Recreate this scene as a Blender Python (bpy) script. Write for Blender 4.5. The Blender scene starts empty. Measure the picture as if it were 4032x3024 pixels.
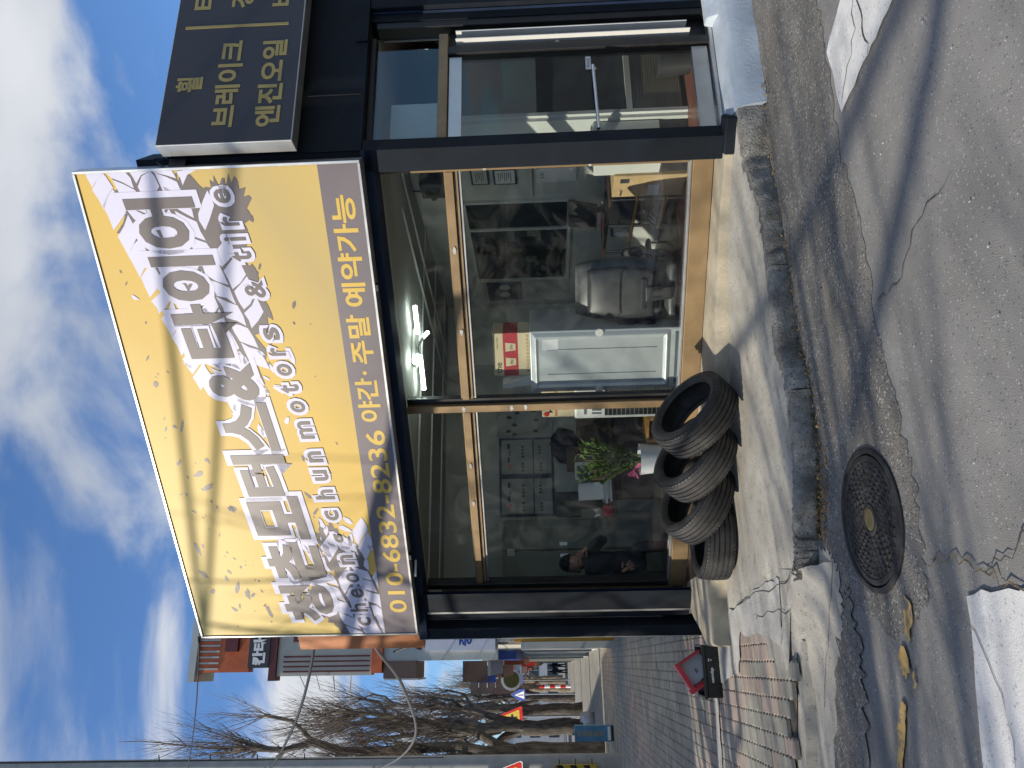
import bpy, bmesh, math, random
from mathutils import Vector, Matrix
R = math.radians
sc = bpy.context.scene
COL = sc.collection

# ------------------------------------------------------------------ camera (photo is stored sideways: up is to the left)
CAMZ = 1.60
pitch, roll = R(2.33), R(1.67)
F = Vector((0, math.cos(pitch), math.sin(pitch)))
R0 = Vector((1, 0, 0)); U0 = Vector((0, -math.sin(pitch), math.cos(pitch)))
RT = R0 * math.cos(roll) - U0 * math.sin(roll)
UP = R0 * math.sin(roll) + U0 * math.cos(roll)
cam = bpy.data.cameras.new('camera'); camo = bpy.data.objects.new('camera', cam); COL.objects.link(camo)
ax, ay, az = -UP, RT, -F
camo.matrix_world = Matrix(((ax.x, ay.x, az.x, 0), (ax.y, ay.y, az.y, 0), (ax.z, ay.z, az.z, CAMZ), (0, 0, 0, 1)))
cam.sensor_fit = 'HORIZONTAL'; cam.sensor_width = 36; cam.lens = 27.03
cam.clip_start = 0.05; cam.clip_end = 3000
sc.camera = camo

# ------------------------------------------------------------------ sky, sun, exposure
SUN_AZ, SUN_EL = R(244), R(32)            # azimuth clockwise from +Y
SV = Vector((math.sin(SUN_AZ) * math.cos(SUN_EL), math.cos(SUN_AZ) * math.cos(SUN_EL), math.sin(SUN_EL)))
w = bpy.data.worlds.new('World'); sc.world = w; w.use_nodes = True
nt = w.node_tree; nt.nodes.clear()
def N_(t, **k):
    n = nt.nodes.new(t)
    for a, b in k.items(): setattr(n, a, b)
    return n
def L_(a, b): nt.links.new(a, b)
out = N_('ShaderNodeOutputWorld'); bg = N_('ShaderNodeBackground'); bg.inputs['Strength'].default_value = 0.13
sky = N_('ShaderNodeTexSky', sky_type='NISHITA'); sky.sun_disc = False
sky.sun_elevation = SUN_EL; sky.sun_rotation = SUN_AZ; sky.air_density = 1.0; sky.dust_density = 0.4; sky.ozone_density = 2.5
tc = N_('ShaderNodeTexCoord'); sep = N_('ShaderNodeSeparateXYZ'); L_(tc.outputs['Generated'], sep.inputs[0])
mx = N_('ShaderNodeMath', operation='MAXIMUM'); mx.inputs[1].default_value = 0.03; L_(sep.outputs['Z'], mx.inputs[0])
ad = N_('ShaderNodeMath', operation='ADD'); ad.inputs[1].default_value = 0.22; L_(mx.outputs[0], ad.inputs[0])
dx = N_('ShaderNodeMath', operation='DIVIDE'); L_(sep.outputs['X'], dx.inputs[0]); L_(ad.outputs[0], dx.inputs[1])
dy = N_('ShaderNodeMath', operation='DIVIDE'); L_(sep.outputs['Y'], dy.inputs[0]); L_(ad.outputs[0], dy.inputs[1])
cmb = N_('ShaderNodeCombineXYZ'); L_(dx.outputs[0], cmb.inputs[0]); L_(dy.outputs[0], cmb.inputs[1])
mp = N_('ShaderNodeMapping'); mp.inputs['Location'].default_value = (2.5, 6.3, 3.0); mp.inputs['Rotation'].default_value = (0, 0, R(25))
mp.inputs['Scale'].default_value = (1.0, 1.35, 1); L_(cmb.outputs[0], mp.inputs[0])
n1 = N_('ShaderNodeTexNoise'); n1.inputs['Scale'].default_value = 1.9; n1.inputs['Detail'].default_value = 9; n1.inputs['Roughness'].default_value = 0.52
n1.inputs['Distortion'].default_value = 0.35; L_(mp.outputs[0], n1.inputs['Vector'])
n2 = N_('ShaderNodeTexNoise'); n2.inputs['Scale'].default_value = 0.55; n2.inputs['Detail'].default_value = 2; L_(mp.outputs[0], n2.inputs['Vector'])
mixn = N_('ShaderNodeMix'); mixn.data_type = 'FLOAT'; mixn.inputs['Factor'].default_value = 0.38
L_(n1.outputs['Fac'], mixn.inputs['A']); L_(n2.outputs['Fac'], mixn.inputs['B'])
rmp = N_('ShaderNodeValToRGB'); rmp.color_ramp.elements[0].position = 0.47; rmp.color_ramp.elements[1].position = 0.575
rmp.color_ramp.interpolation = 'EASE'; L_(mixn.outputs['Result'], rmp.inputs[0])
n3 = N_('ShaderNodeTexNoise'); n3.inputs['Scale'].default_value = 1.6; n3.inputs['Detail'].default_value = 4; L_(mp.outputs[0], n3.inputs['Vector'])
cr = N_('ShaderNodeValToRGB'); cr.color_ramp.elements[0].color = (1.95, 2.15, 2.5, 1); cr.color_ramp.elements[1].color = (3.1, 3.2, 3.4, 1)
cr.color_ramp.elements[0].position = 0.38; cr.color_ramp.elements[1].position = 0.62; L_(n3.outputs['Fac'], cr.inputs[0])
cm = N_('ShaderNodeMix'); cm.data_type = 'RGBA'; L_(rmp.outputs[0], cm.inputs['Factor'])
tint = N_('ShaderNodeMix'); tint.data_type = 'RGBA'; tint.blend_type = 'MULTIPLY'; tint.inputs['Factor'].default_value = 1.0; tint.inputs['B'].default_value = (0.42, 0.56, 0.72, 1)
L_(sky.outputs[0], tint.inputs['A']); L_(tint.outputs['Result'], cm.inputs['A']); L_(cr.outputs[0], cm.inputs['B'])
L_(cm.outputs['Result'], bg.inputs[0]); L_(bg.outputs[0], out.inputs[0])
sun = bpy.data.lights.new('sun', 'SUN'); suno = bpy.data.objects.new('sun', sun); COL.objects.link(suno)
sun.energy = 2.8; sun.angle = R(0.5); sun.color = (1.0, 0.91, 0.76)
suno.rotation_euler = SV.to_track_quat('Z', 'Y').to_euler(); suno.location = SV * 40
sc.view_settings.view_transform = 'Standard'; sc.view_settings.look = 'None'; sc.view_settings.gamma = 1
sc.view_settings.exposure = 0.9
sc.cycles.max_bounces = 7; sc.cycles.transparent_max_bounces = 12; sc.cycles.caustics_reflective = False; sc.cycles.caustics_refractive = False
sc.cycles.use_denoising = True; sc.cycles.sample_clamp_indirect = 6

# ------------------------------------------------------------------ materials
MATS = {}
def srgb(r, g, b):
    f = lambda c: c / 12.92 if c <= 0.04045 else ((c + 0.055) / 1.055) ** 2.4
    return (f(r / 255), f(g / 255), f(b / 255))
def mat(name, col, rough=0.6, metal=0.0, var=0.12, scale=3.0, bump=0.0, bscale=60.0, col2=None, spec=0.5, emit=None, estr=0.0, detail=4, c2pos=(0.4, 0.65), rvar=0.08, stretch=None):
    m = bpy.data.materials.new(name); m.use_nodes = True; t = m.node_tree; n = t.nodes; l = t.links
    b = n['Principled BSDF']; b.inputs['Metallic'].default_value = metal; b.inputs['Specular IOR Level'].default_value = spec
    g = n.new('ShaderNodeNewGeometry'); vec = g.outputs['Position']
    if stretch:
        mpn = n.new('ShaderNodeMapping'); mpn.inputs['Scale'].default_value = stretch; l.new(vec, mpn.inputs[0]); vec = mpn.outputs[0]
    nz = n.new('ShaderNodeTexNoise'); nz.inputs['Scale'].default_value = scale; nz.inputs['Detail'].default_value = detail; nz.inputs['Roughness'].default_value = 0.6
    l.new(vec, nz.inputs['Vector'])
    rp = n.new('ShaderNodeValToRGB'); rp.color_ramp.elements[0].position = c2pos[0]; rp.color_ramp.elements[1].position = c2pos[1]
    if col2 is None:
        lo = [max(0, c * (1 - var)) for c in col]; hi = [min(1, c * (1 + var)) for c in col]
    else: lo, hi = col, col2
    rp.color_ramp.elements[0].color = (*lo, 1); rp.color_ramp.elements[1].color = (*hi, 1)
    l.new(nz.outputs['Fac'], rp.inputs[0]); l.new(rp.outputs[0], b.inputs['Base Color'])
    mr = n.new('ShaderNodeMapRange'); mr.inputs[3].default_value = max(0.02, rough - rvar); mr.inputs[4].default_value = min(1, rough + rvar)
    l.new(nz.outputs['Fac'], mr.inputs[0]); l.new(mr.outputs[0], b.inputs['Roughness'])
    if bump:
        nb = n.new('ShaderNodeTexNoise'); nb.inputs['Scale'].default_value = bscale; nb.inputs['Detail'].default_value = 3; l.new(vec, nb.inputs['Vector'])
        bp = n.new('ShaderNodeBump'); bp.inputs['Strength'].default_value = bump; bp.inputs['Distance'].default_value = 0.01
        l.new(nb.outputs['Fac'], bp.inputs['Height']); l.new(bp.outputs[0], b.inputs['Normal'])
    if emit:
        b.inputs['Emission Color'].default_value = (*emit, 1); b.inputs['Emission Strength'].default_value = estr
    MATS[name] = m; return m
def speckle(m, col, scale, thresh, amount=1.0, seed=0):
    """light or dark grains on a material"""
    t = m.node_tree; n = t.nodes; l = t.links; b = n['Principled BSDF']
    src = b.inputs['Base Color'].links[0].from_socket
    g = n.new('ShaderNodeNewGeometry'); v = n.new('ShaderNodeTexVoronoi'); v.inputs['Scale'].default_value = scale
    mpn = n.new('ShaderNodeMapping'); mpn.inputs['Location'].default_value = (seed, seed * 2.3, 0); l.new(g.outputs['Position'], mpn.inputs[0]); l.new(mpn.outputs[0], v.inputs['Vector'])
    se = n.new('ShaderNodeSeparateColor'); l.new(v.outputs['Color'], se.inputs[0])
    mt = n.new('ShaderNodeMath'); mt.operation = 'GREATER_THAN'; mt.inputs[1].default_value = thresh; l.new(se.outputs[0], mt.inputs[0])
    ds = n.new('ShaderNodeMath'); ds.operation = 'LESS_THAN'; ds.inputs[1].default_value = 0.42; l.new(v.outputs['Distance'], ds.inputs[0])
    mu = n.new('ShaderNodeMath'); mu.operation = 'MULTIPLY'; l.new(mt.outputs[0], mu.inputs[0]); l.new(ds.outputs[0], mu.inputs[1])
    m2 = n.new('ShaderNodeMath'); m2.operation = 'MULTIPLY'; m2.inputs[1].default_value = amount; l.new(mu.outputs[0], m2.inputs[0])
    mix = n.new('ShaderNodeMix'); mix.data_type = 'RGBA'; mix.inputs['B'].default_value = (*col, 1)
    l.new(m2.outputs[0], mix.inputs['Factor']); l.new(src, mix.inputs['A']); l.new(mix.outputs['Result'], b.inputs['Base Color'])
def stain(m, col, scale, lo, hi, amount=0.8, seed=0, stretch=(1, 1, 1)):
    """blotches with a shape of their own"""
    t = m.node_tree; n = t.nodes; l = t.links; b = n['Principled BSDF']
    src = b.inputs['Base Color'].links[0].from_socket
    g = n.new('ShaderNodeNewGeometry'); mpn = n.new('ShaderNodeMapping'); mpn.inputs['Location'].default_value = (seed, seed * 1.7, seed * 0.6); mpn.inputs['Scale'].default_value = stretch
    l.new(g.outputs['Position'], mpn.inputs[0])
    nz = n.new('ShaderNodeTexNoise'); nz.inputs['Scale'].default_value = scale; nz.inputs['Detail'].default_value = 6; nz.inputs['Roughness'].default_value = 0.65; l.new(mpn.outputs[0], nz.inputs['Vector'])
    mr = n.new('ShaderNodeMapRange'); mr.inputs[1].default_value = lo; mr.inputs[2].default_value = hi; mr.inputs[4].default_value = amount; l.new(nz.outputs['Fac'], mr.inputs[0])
    mix = n.new('ShaderNodeMix'); mix.data_type = 'RGBA'; mix.inputs['B'].default_value = (*col, 1)
    l.new(mr.outputs[0], mix.inputs['Factor']); l.new(src, mix.inputs['A']); l.new(mix.outputs['Result'], b.inputs['Base Color'])
def glass(name, tint=(0.86, 0.9, 0.9), refl=1.0, rough=0.0, dirt=0.0):
    m = bpy.data.materials.new(name); m.use_nodes = True; t = m.node_tree; n = t.nodes; l = t.links; n.clear()
    o = n.new('ShaderNodeOutputMaterial'); tr = n.new('ShaderNodeBsdfTransparent'); tr.inputs[0].default_value = (*tint, 1)
    gl = n.new('ShaderNodeBsdfGlossy'); gl.inputs['Roughness'].default_value = rough; gl.inputs[0].default_value = (0.95, 0.97, 1, 1)
    lw = n.new('ShaderNodeLayerWeight'); lw.inputs['Blend'].default_value = 0.5
    pw_ = n.new('ShaderNodeMath'); pw_.operation = 'POWER'; pw_.inputs[1].default_value = 5.0; l.new(lw.outputs['Facing'], pw_.inputs[0])
    mu = n.new('ShaderNodeMath'); mu.operation = 'MULTIPLY_ADD'; mu.inputs[1].default_value = 0.9 * refl; mu.inputs[2].default_value = 0.043 * refl; mu.use_clamp = True; l.new(pw_.outputs[0], mu.inputs[0])
    mix = n.new('ShaderNodeMixShader'); l.new(mu.outputs[0], mix.inputs[0]); l.new(tr.outputs[0], mix.inputs[1]); l.new(gl.outputs[0], mix.inputs[2])
    last = mix.outputs[0]
    if dirt:
        g = n.new('ShaderNodeNewGeometry'); nz = n.new('ShaderNodeTexNoise'); nz.inputs['Scale'].default_value = 2.2; nz.inputs['Detail'].default_value = 8; nz.inputs['Roughness'].default_value = 0.7
        nz.inputs['Distortion'].default_value = 2.0; l.new(g.outputs['Position'], nz.inputs['Vector'])
        mr = n.new('ShaderNodeMapRange'); mr.inputs[1].default_value = 0.45; mr.inputs[2].default_value = 0.8; mr.inputs[4].default_value = dirt; l.new(nz.outputs['Fac'], mr.inputs[0])
        df = n.new('ShaderNodeBsdfDiffuse'); df.inputs[0].default_value = (0.5, 0.5, 0.46, 1)
        mx2 = n.new('ShaderNodeMixShader'); l.new(mr.outputs[0], mx2.inputs[0]); l.new(last, mx2.inputs[1]); l.new(df.outputs[0], mx2.inputs[2]); last = mx2.outputs[0]
    l.new(last, o.inputs[0]); MATS[name] = m; return m

mat('asphalt', (0.215, 0.21, 0.20), 0.9, var=0.16, scale=1.3, bump=0.5, bscale=170, detail=8); speckle(MATS['asphalt'], (0.36, 0.36, 0.35), 85, 0.90, 0.75); speckle(MATS['asphalt'], (0.09, 0.09, 0.09), 75, 0.88, 0.6, 3)
stain(MATS['asphalt'], (0.14, 0.14, 0.135), 0.9, 0.52, 0.75, 0.7, 2)
mat('asphalt_coarse', (0.165, 0.158, 0.145), 0.92, var=0.2, scale=2.2, bump=0.9, bscale=110, detail=8); speckle(MATS['asphalt_coarse'], (0.36, 0.35, 0.33), 58, 0.76, 0.8); speckle(MATS['asphalt_coarse'], (0.035, 0.035, 0.035), 60, 0.78, 0.8, 5)
stain(MATS['asphalt_coarse'], (0.20, 0.175, 0.14), 1.6, 0.54, 0.72, 0.7, 9, (1, 2, 1))
mat('asphalt_dark', (0.11, 0.108, 0.105), 0.9, var=0.2, scale=4, bump=0.6, bscale=150); speckle(MATS['asphalt_dark'], (0.22, 0.22, 0.22), 110, 0.9, 0.6)
mat('concrete', (0.38, 0.36, 0.315), 0.88, var=0.16, scale=2.5, bump=0.35, bscale=90, detail=8); stain(MATS['concrete'], (0.25, 0.24, 0.21), 1.8, 0.5, 0.72, 0.7, 4); stain(MATS['concrete'], (0.16, 0.155, 0.14), 9, 0.56, 0.72, 0.7, 7); speckle(MATS['concrete'], (0.15, 0.145, 0.13), 60, 0.9, 0.6, 4)
mat('concrete_kerb', (0.27, 0.26, 0.235), 0.92, var=0.3, scale=9, bump=1.0, bscale=70, detail=8); stain(MATS['concrete_kerb'], (0.085, 0.08, 0.07), 5, 0.40, 0.62, 0.85, 1); speckle(MATS['concrete_kerb'], (0.06, 0.06, 0.055), 60, 0.86, 0.7)
mat('concrete_plinth', (0.40, 0.355, 0.265), 0.85, var=0.16, scale=3, bump=0.4, bscale=60, detail=8); stain(MATS['concrete_plinth'], (0.22, 0.19, 0.15), 3.2, 0.5, 0.7, 0.7, 3)
mat('concrete_pale', (0.42, 0.41, 0.385), 0.9, var=0.14, scale=4, bump=0.5, bscale=80, detail=8); stain(MATS['concrete_pale'], (0.22, 0.22, 0.21), 3.5, 0.5, 0.7, 0.75, 8)
mat('blue_paint', (0.44, 0.50, 0.56), 0.6, var=0.1, scale=5, bump=0.3, bscale=40, detail=6); stain(MATS['blue_paint'], (0.53, 0.59, 0.65), 3, 0.5, 0.7, 0.6, 2, (1, 1, 3))
mat('road_white', (0.62, 0.62, 0.61), 0.75, var=0.08, scale=6, bump=0.3, bscale=120); stain(MATS['road_white'], (0.3, 0.3, 0.31), 3, 0.56, 0.72, 0.6, 5); speckle(MATS['road_white'], (0.32, 0.32, 0.33), 70, 0.9, 0.7)
mat('road_yellow', (0.50, 0.33, 0.11), 0.75, var=0.15, scale=20, bump=0.3, bscale=120); stain(MATS['road_yellow'], (0.17, 0.16, 0.14), 16, 0.50, 0.56, 0.95, 5)
mat('crack', (0.06, 0.057, 0.052), 0.95, var=0.3, scale=30)
mat('crack_soil', (0.12, 0.095, 0.06), 0.95, var=0.5, scale=40, bump=0.6, bscale=80)
mat('paver_pink', (0.34, 0.275, 0.23), 0.9, var=0.18, scale=2.2, bump=0.4, bscale=140); stain(MATS['paver_pink'], (0.24, 0.22, 0.2), 5, 0.5, 0.7, 0.6, 2)
mat('paver_grey', (0.275, 0.262, 0.225), 0.9, var=0.18, scale=2.2, bump=0.4, bscale=140); stain(MATS['paver_grey'], (0.14, 0.14, 0.125), 5, 0.52, 0.7, 0.6, 2)
mat('paver_bed', (0.10, 0.085, 0.065), 0.95, var=0.35, scale=20)
mat('cast_iron', (0.035, 0.035, 0.037), 0.62, metal=0.35, var=0.4, scale=14, bump=0.4, bscale=150)
mat('brass_plate', (0.14, 0.125, 0.06), 0.55, metal=0.4, var=0.25, scale=20)
mat('rubber', (0.016, 0.016, 0.017), 0.6, var=0.35, scale=9, bump=0.25, bscale=160); stain(MATS['rubber'], (0.085, 0.082, 0.077), 5, 0.46, 0.78, 0.75, 1)
mat('rubber_inner', (0.010, 0.010, 0.011), 0.8)
mat('bronze', (0.27, 0.185, 0.095), 0.45, metal=0.25, var=0.12, scale=4); stain(MATS['bronze'], (0.36, 0.26, 0.15), 7, 0.55, 0.72, 0.4, 6)
mat('alum', (0.55, 0.55, 0.53), 0.38, metal=0.8, var=0.06, scale=6)
mat('alum_white', (0.66, 0.66, 0.63), 0.45, metal=0.1, var=0.05)
mat('chrome', (0.7, 0.7, 0.7), 0.16, metal=1.0, var=0.03)
mat('putty', (0.5, 0.5, 0.48), 0.9, var=0.2, scale=30, bump=0.5)
mat('black_steel', (0.006, 0.010, 0.016), 0.72, spec=0.25, var=0.3, scale=3, bump=0.06, bscale=30); 
mat('navy_steel', (0.006, 0.017, 0.045), 0.6, spec=0.35, var=0.25, scale=4)
mat('black_frame', (0.014, 0.013, 0.013), 0.5, var=0.3, scale=6)
mat('sign_dark', (0.030, 0.030, 0.037), 0.5, var=0.1, scale=2)
mat('sign_band', (0.155, 0.132, 0.142), 0.42, var=0.05, scale=2)
mat('sign_print', (0.135, 0.112, 0.105), 0.42, var=0.05, scale=2)
mat('sign_lav', (0.60, 0.585, 0.71), 0.42, var=0.03, scale=2)
mat('sign_gold', (0.62, 0.42, 0.075), 0.42, var=0.05, scale=2)
mat('sign_gold_dull', (0.34, 0.27, 0.085), 0.5, var=0.05, scale=2)
mat('orange_board', (0.46, 0.16, 0.045), 0.55, var=0.1, scale=3)
mat('orange_metal', (0.50, 0.11, 0.03), 0.5, var=0.18, scale=3)
mat('maroon', (0.10, 0.018, 0.02), 0.55)
mat('siding_cream', (0.46, 0.44, 0.38), 0.7, var=0.06)
mat('siding_grey', (0.42, 0.45, 0.43), 0.6, var=0.06)
mat('yellow_wall', (0.50, 0.28, 0.035), 0.75, var=0.1, scale=2)
mat('brown_metal', (0.10, 0.065, 0.055), 0.6)
mat('white_sign', (0.62, 0.64, 0.72), 0.5, var=0.04)
mat('blue_sign', (0.02, 0.06, 0.30), 0.5)
mat('sky_blue_sign', (0.06, 0.20, 0.36), 0.5, var=0.2, scale=2)
mat('red', (0.50, 0.018, 0.016), 0.38, var=0.1)
mat('red_box', (0.42, 0.02, 0.035), 0.5, var=0.1)
mat('paper', (0.72, 0.72, 0.72), 0.7, var=0.03)
mat('paper_dim', (0.55, 0.56, 0.52), 0.7, var=0.04)
mat('ink', (0.03, 0.03, 0.035), 0.7)
mat('plaster', (0.52, 0.52, 0.49), 0.85, var=0.05, scale=2, bump=0.06, bscale=20)
mat('plaster_ceiling', (0.44, 0.44, 0.40), 0.85, var=0.04, scale=2)
mat('floor_red', (0.22, 0.085, 0.06), 0.4, var=0.18, scale=5, stretch=(2, 8, 1))
mat('floor_dark', (0.06, 0.045, 0.036), 0.45, var=0.2, scale=5, stretch=(2, 8, 1))
mat('fridge', (0.52, 0.55, 0.56), 0.42, metal=0.35, var=0.05, scale=3)
mat('fridge_dark', (0.10, 0.13, 0.145), 0.5, var=0.1)
mat('card', (0.46, 0.32, 0.16), 0.8, var=0.08, scale=6)
mat('card_pale', (0.62, 0.52, 0.33), 0.75, var=0.05)
mat('leather', (0.075, 0.076, 0.077), 0.38, var=0.3, scale=10, bump=0.12, bscale=90)
mat('plastic_black', (0.035, 0.035, 0.036), 0.38, var=0.2)
mat('plastic_white', (0.72, 0.72, 0.69), 0.4, var=0.03)
mat('pot', (0.74, 0.75, 0.78), 0.35, var=0.03)
mat('leaf', (0.10, 0.17, 0.03), 0.38, var=0.5, scale=18)
mat('stem', (0.16, 0.20, 0.06), 0.5)
mat('pink', (0.62, 0.10, 0.22), 0.5)
mat('locker', (0.155, 0.165, 0.13), 0.5, var=0.07, scale=2)
mat('wood_dark', (0.055, 0.032, 0.022), 0.45, var=0.25, scale=6, stretch=(1, 1, 6))
mat('wood_orange', (0.40, 0.20, 0.05), 0.5, var=0.15)
mat('blind', (0.30, 0.27, 0.20), 0.7, var=0.06)
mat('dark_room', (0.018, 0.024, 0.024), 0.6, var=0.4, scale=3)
mat('poster_grey', (0.33, 0.34, 0.33), 0.5, var=0.04)
mat('poster_blue', (0.018, 0.022, 0.075), 0.5)
mat('tape_yellow', (0.55, 0.40, 0.04), 0.6)
mat('skin', (0.44, 0.245, 0.17), 0.5, var=0.08, scale=25)
mat('hair', (0.012, 0.011, 0.011), 0.55)
mat('cloth_black', (0.014, 0.016, 0.021), 0.85, var=0.25, scale=15, bump=0.3, bscale=25)
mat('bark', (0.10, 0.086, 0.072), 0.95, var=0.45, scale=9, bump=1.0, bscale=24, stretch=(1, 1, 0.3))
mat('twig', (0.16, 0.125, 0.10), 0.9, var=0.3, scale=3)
mat('bark_far_lit', (0.20, 0.155, 0.105), 0.9, var=0.3, scale=5)  # warm sunlight on the distant trees is put into this tan colour
mat('pole_concrete', (0.33, 0.335, 0.32), 0.85, var=0.1, scale=3)
mat('pole_steel', (0.30, 0.34, 0.38), 0.5, metal=0.2)
mat('cable', (0.012, 0.012, 0.012), 0.6)
mat('cable_grey', (0.10, 0.10, 0.10), 0.6)
mat('far_white', (0.52, 0.53, 0.55), 0.8, var=0.06)
mat('far_tan', (0.36, 0.31, 0.24), 0.85, var=0.15)
mat('far_glass', (0.05, 0.07, 0.09), 0.2)
mat('dry_leaf', (0.25, 0.155, 0.06), 0.9, var=0.5, scale=30)
mat('moss', (0.09, 0.085, 0.03), 0.95, var=0.5, scale=30)
mat('bag', (0.55, 0.56, 0.60), 0.5, var=0.12, scale=6)
mat('crate_black', (0.010, 0.013, 0.013), 0.32, var=0.2)
mat('tube', (0.8, 0.9, 0.85), 0.5, emit=(0.86, 1.0, 0.93), estr=12)
mat('led_red', (0.5, 0.02, 0.02), 0.4)
mat('stripe_black', (0.015, 0.015, 0.015), 0.5)
mat('opp_brick', (0.27, 0.25, 0.23), 0.85, var=0.1)
glass('pane', (0.93, 0.95, 0.945), 0.8, 0.0, 0.05)
glass('pane_clean', (0.90, 0.94, 0.935), 0.8, 0.0, 0.02)

# ------------------------------------------------------------------ mesh helpers
WLOC = {}
def tag(o, label=None, cat=None, group=None, kind=None):
    if label: o['label'] = label
    if cat: o['category'] = cat
    if group: o['group'] = group
    if kind: o['kind'] = kind
    return o
def thing(name, label, cat, loc, group=None):
    o = bpy.data.objects.new(name, None); COL.objects.link(o); o.location = Vector(loc); o.empty_display_size = 0.1
    WLOC[o.name] = Vector(loc); return tag(o, label, cat, group)
class MB:
    def __init__(s): s.v = []; s.f = []
    def add(s, vs, fs):
        k = len(s.v); s.v += [Vector(p) for p in vs]; s.f += [tuple(i + k for i in f) for f in fs]; return s
    def box(s, fr, a, b, c):
        P = [fr(x, y, z) for z in c for y in b for x in a]
        return s.add(P, [(0, 2, 3, 1), (4, 5, 7, 6), (0, 1, 5, 4), (2, 6, 7, 3), (0, 4, 6, 2), (1, 3, 7, 5)])
    def hexa(s, P): return s.add(P, [(0, 2, 3, 1), (4, 5, 7, 6), (0, 1, 5, 4), (2, 6, 7, 3), (0, 4, 6, 2), (1, 3, 7, 5)])
    def poly(s, pts): return s.add(pts, [tuple(range(len(pts)))])
    def prism(s, pts, z0, z1):
        n = len(pts); zz = lambda z, i: z[i] if isinstance(z, (list, tuple)) else z
        v = [Vector((p[0], p[1], zz(z0, i))) for i, p in enumerate(pts)] + [Vector((p[0], p[1], zz(z1, i))) for i, p in enumerate(pts)]
        return s.add(v, [tuple(range(n))[::-1], tuple(range(n, 2 * n))] + [(i, (i + 1) % n, n + (i + 1) % n, n + i) for i in range(n)])
    def tube(s, pts, rad, n=6, cap=True):
        pts = [Vector(p) for p in pts]; k = len(pts)
        if not isinstance(rad, (list, tuple)): rad = [rad] * k
        ref = None; vs = []
        for i, p in enumerate(pts):
            d = (pts[min(i + 1, k - 1)] - pts[max(i - 1, 0)])
            d = d.normalized() if d.length > 1e-9 else Vector((0, 0, 1))
            if ref is None: ref = Vector((0, 0, 1)) if abs(d.z) < 0.9 else Vector((1, 0, 0))
            x = ref.cross(d)
            if x.length < 1e-6: x = Vector((1, 0, 0)).cross(d)
            x.normalize(); y = d.cross(x); ref = -x.cross(d) if False else ref
            for j in range(n):
                a = 2 * math.pi * j / n; vs.append(p + (x * math.cos(a) + y * math.sin(a)) * rad[i])
        fs = [(i * n + j, i * n + (j + 1) % n, (i + 1) * n + (j + 1) % n, (i + 1) * n + j) for i in range(k - 1) for j in range(n)]
        if cap: fs += [tuple(range(n))[::-1], tuple((k - 1) * n + j for j in range(n))]
        return s.add(vs, fs)
    def lathe(s, c, axis, prof, n=24, closed=False, ref=None):
        c = Vector(c); axis = Vector(axis).normalized()
        x = Vector(ref) if ref else (Vector((0, 0, 1)).cross(axis) if abs(axis.z) < 0.9 else Vector((1, 0, 0)).cross(axis)); x = (x - axis * x.dot(axis)).normalized(); y = axis.cross(x)
        vs = [c + axis * h + (x * math.cos(2 * math.pi * j / n) + y * math.sin(2 * math.pi * j / n)) * r for r, h in prof for j in range(n)]
        m = len(prof); rng = m if closed else m - 1
        fs = [(i * n + j, i * n + (j + 1) % n, ((i + 1) % m) * n + (j + 1) % n, ((i + 1) % m) * n + j) for i in range(rng) for j in range(n)]
        if not closed:
            if prof[0][0] > 1e-5: fs.append(tuple(range(n))[::-1])
            if prof[-1][0] > 1e-5: fs.append(tuple((m - 1) * n + j for j in range(n)))
        return s.add(vs, fs)
    def ell(s, c, rx, ry, rz, n=12, m=8, mtx=None):
        c = Vector(c); vs = []; fs = []
        for i in range(m + 1):
            t = math.pi * i / m
            for j in range(n):
                a = 2 * math.pi * j / n; p = Vector((rx * math.sin(t) * math.cos(a), ry * math.sin(t) * math.sin(a), rz * math.cos(t)))
                vs.append(c + (mtx @ p if mtx else p))
        for i in range(m):
            for j in range(n): fs.append((i * n + j, i * n + (j + 1) % n, (i + 1) * n + (j + 1) % n, (i + 1) * n + j))
        return s.add(vs, fs)
    def build(s, name, m, parent=None, label=None, cat=None, group=None, kind=None, smooth=False, bevel=0.0, seg=1, merge=True, recalc=True):
        if parent is not None: o0 = WLOC[parent.name]
        else:
            xs = [p.x for p in s.v]; ys = [p.y for p in s.v]; zs = [p.z for p in s.v]
            o0 = Vector(((min(xs) + max(xs)) / 2, (min(ys) + max(ys)) / 2, min(zs)))
        me = bpy.data.meshes.new(name); me.from_pydata([p - o0 for p in s.v], [], s.f)
        if recalc:
            bm = bmesh.new(); bm.from_mesh(me)
            if merge: bmesh.ops.remove_doubles(bm, verts=bm.verts, dist=1e-5)
            bmesh.ops.recalc_face_normals(bm, faces=bm.faces); bm.to_mesh(me); bm.free()
        if smooth:
            me.polygons.foreach_set('use_smooth', [True] * len(me.polygons))
            if smooth != 'all':
                me.set_sharp_from_angle(angle=R(40))
        me.materials.append(MATS[m] if isinstance(m, str) else m)
        o = bpy.data.objects.new(name, me); COL.objects.link(o)
        if parent is not None: o.parent = parent
        else: o.location = o0
        WLOC[o.name] = o0
        if bevel:
            b = o.modifiers.new('bevel', 'BEVEL'); b.width = bevel; b.segments = seg; b.limit_method = 'ANGLE'; b.angle_limit = R(35)
        return tag(o, label, cat, group, kind)
def W(x, y, z): return Vector((x, y, z))
def box(fr, a, b, c): return MB().box(fr, a, b, c)
def copy_tree(o, parent=None, loc=None):
    c = o.copy(); COL.objects.link(c)
    if parent is not None: c.parent = parent
    if loc is not None: c.location = loc
    for ch in o.children: copy_tree(ch, c)
    return c
_tc = {}
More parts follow.
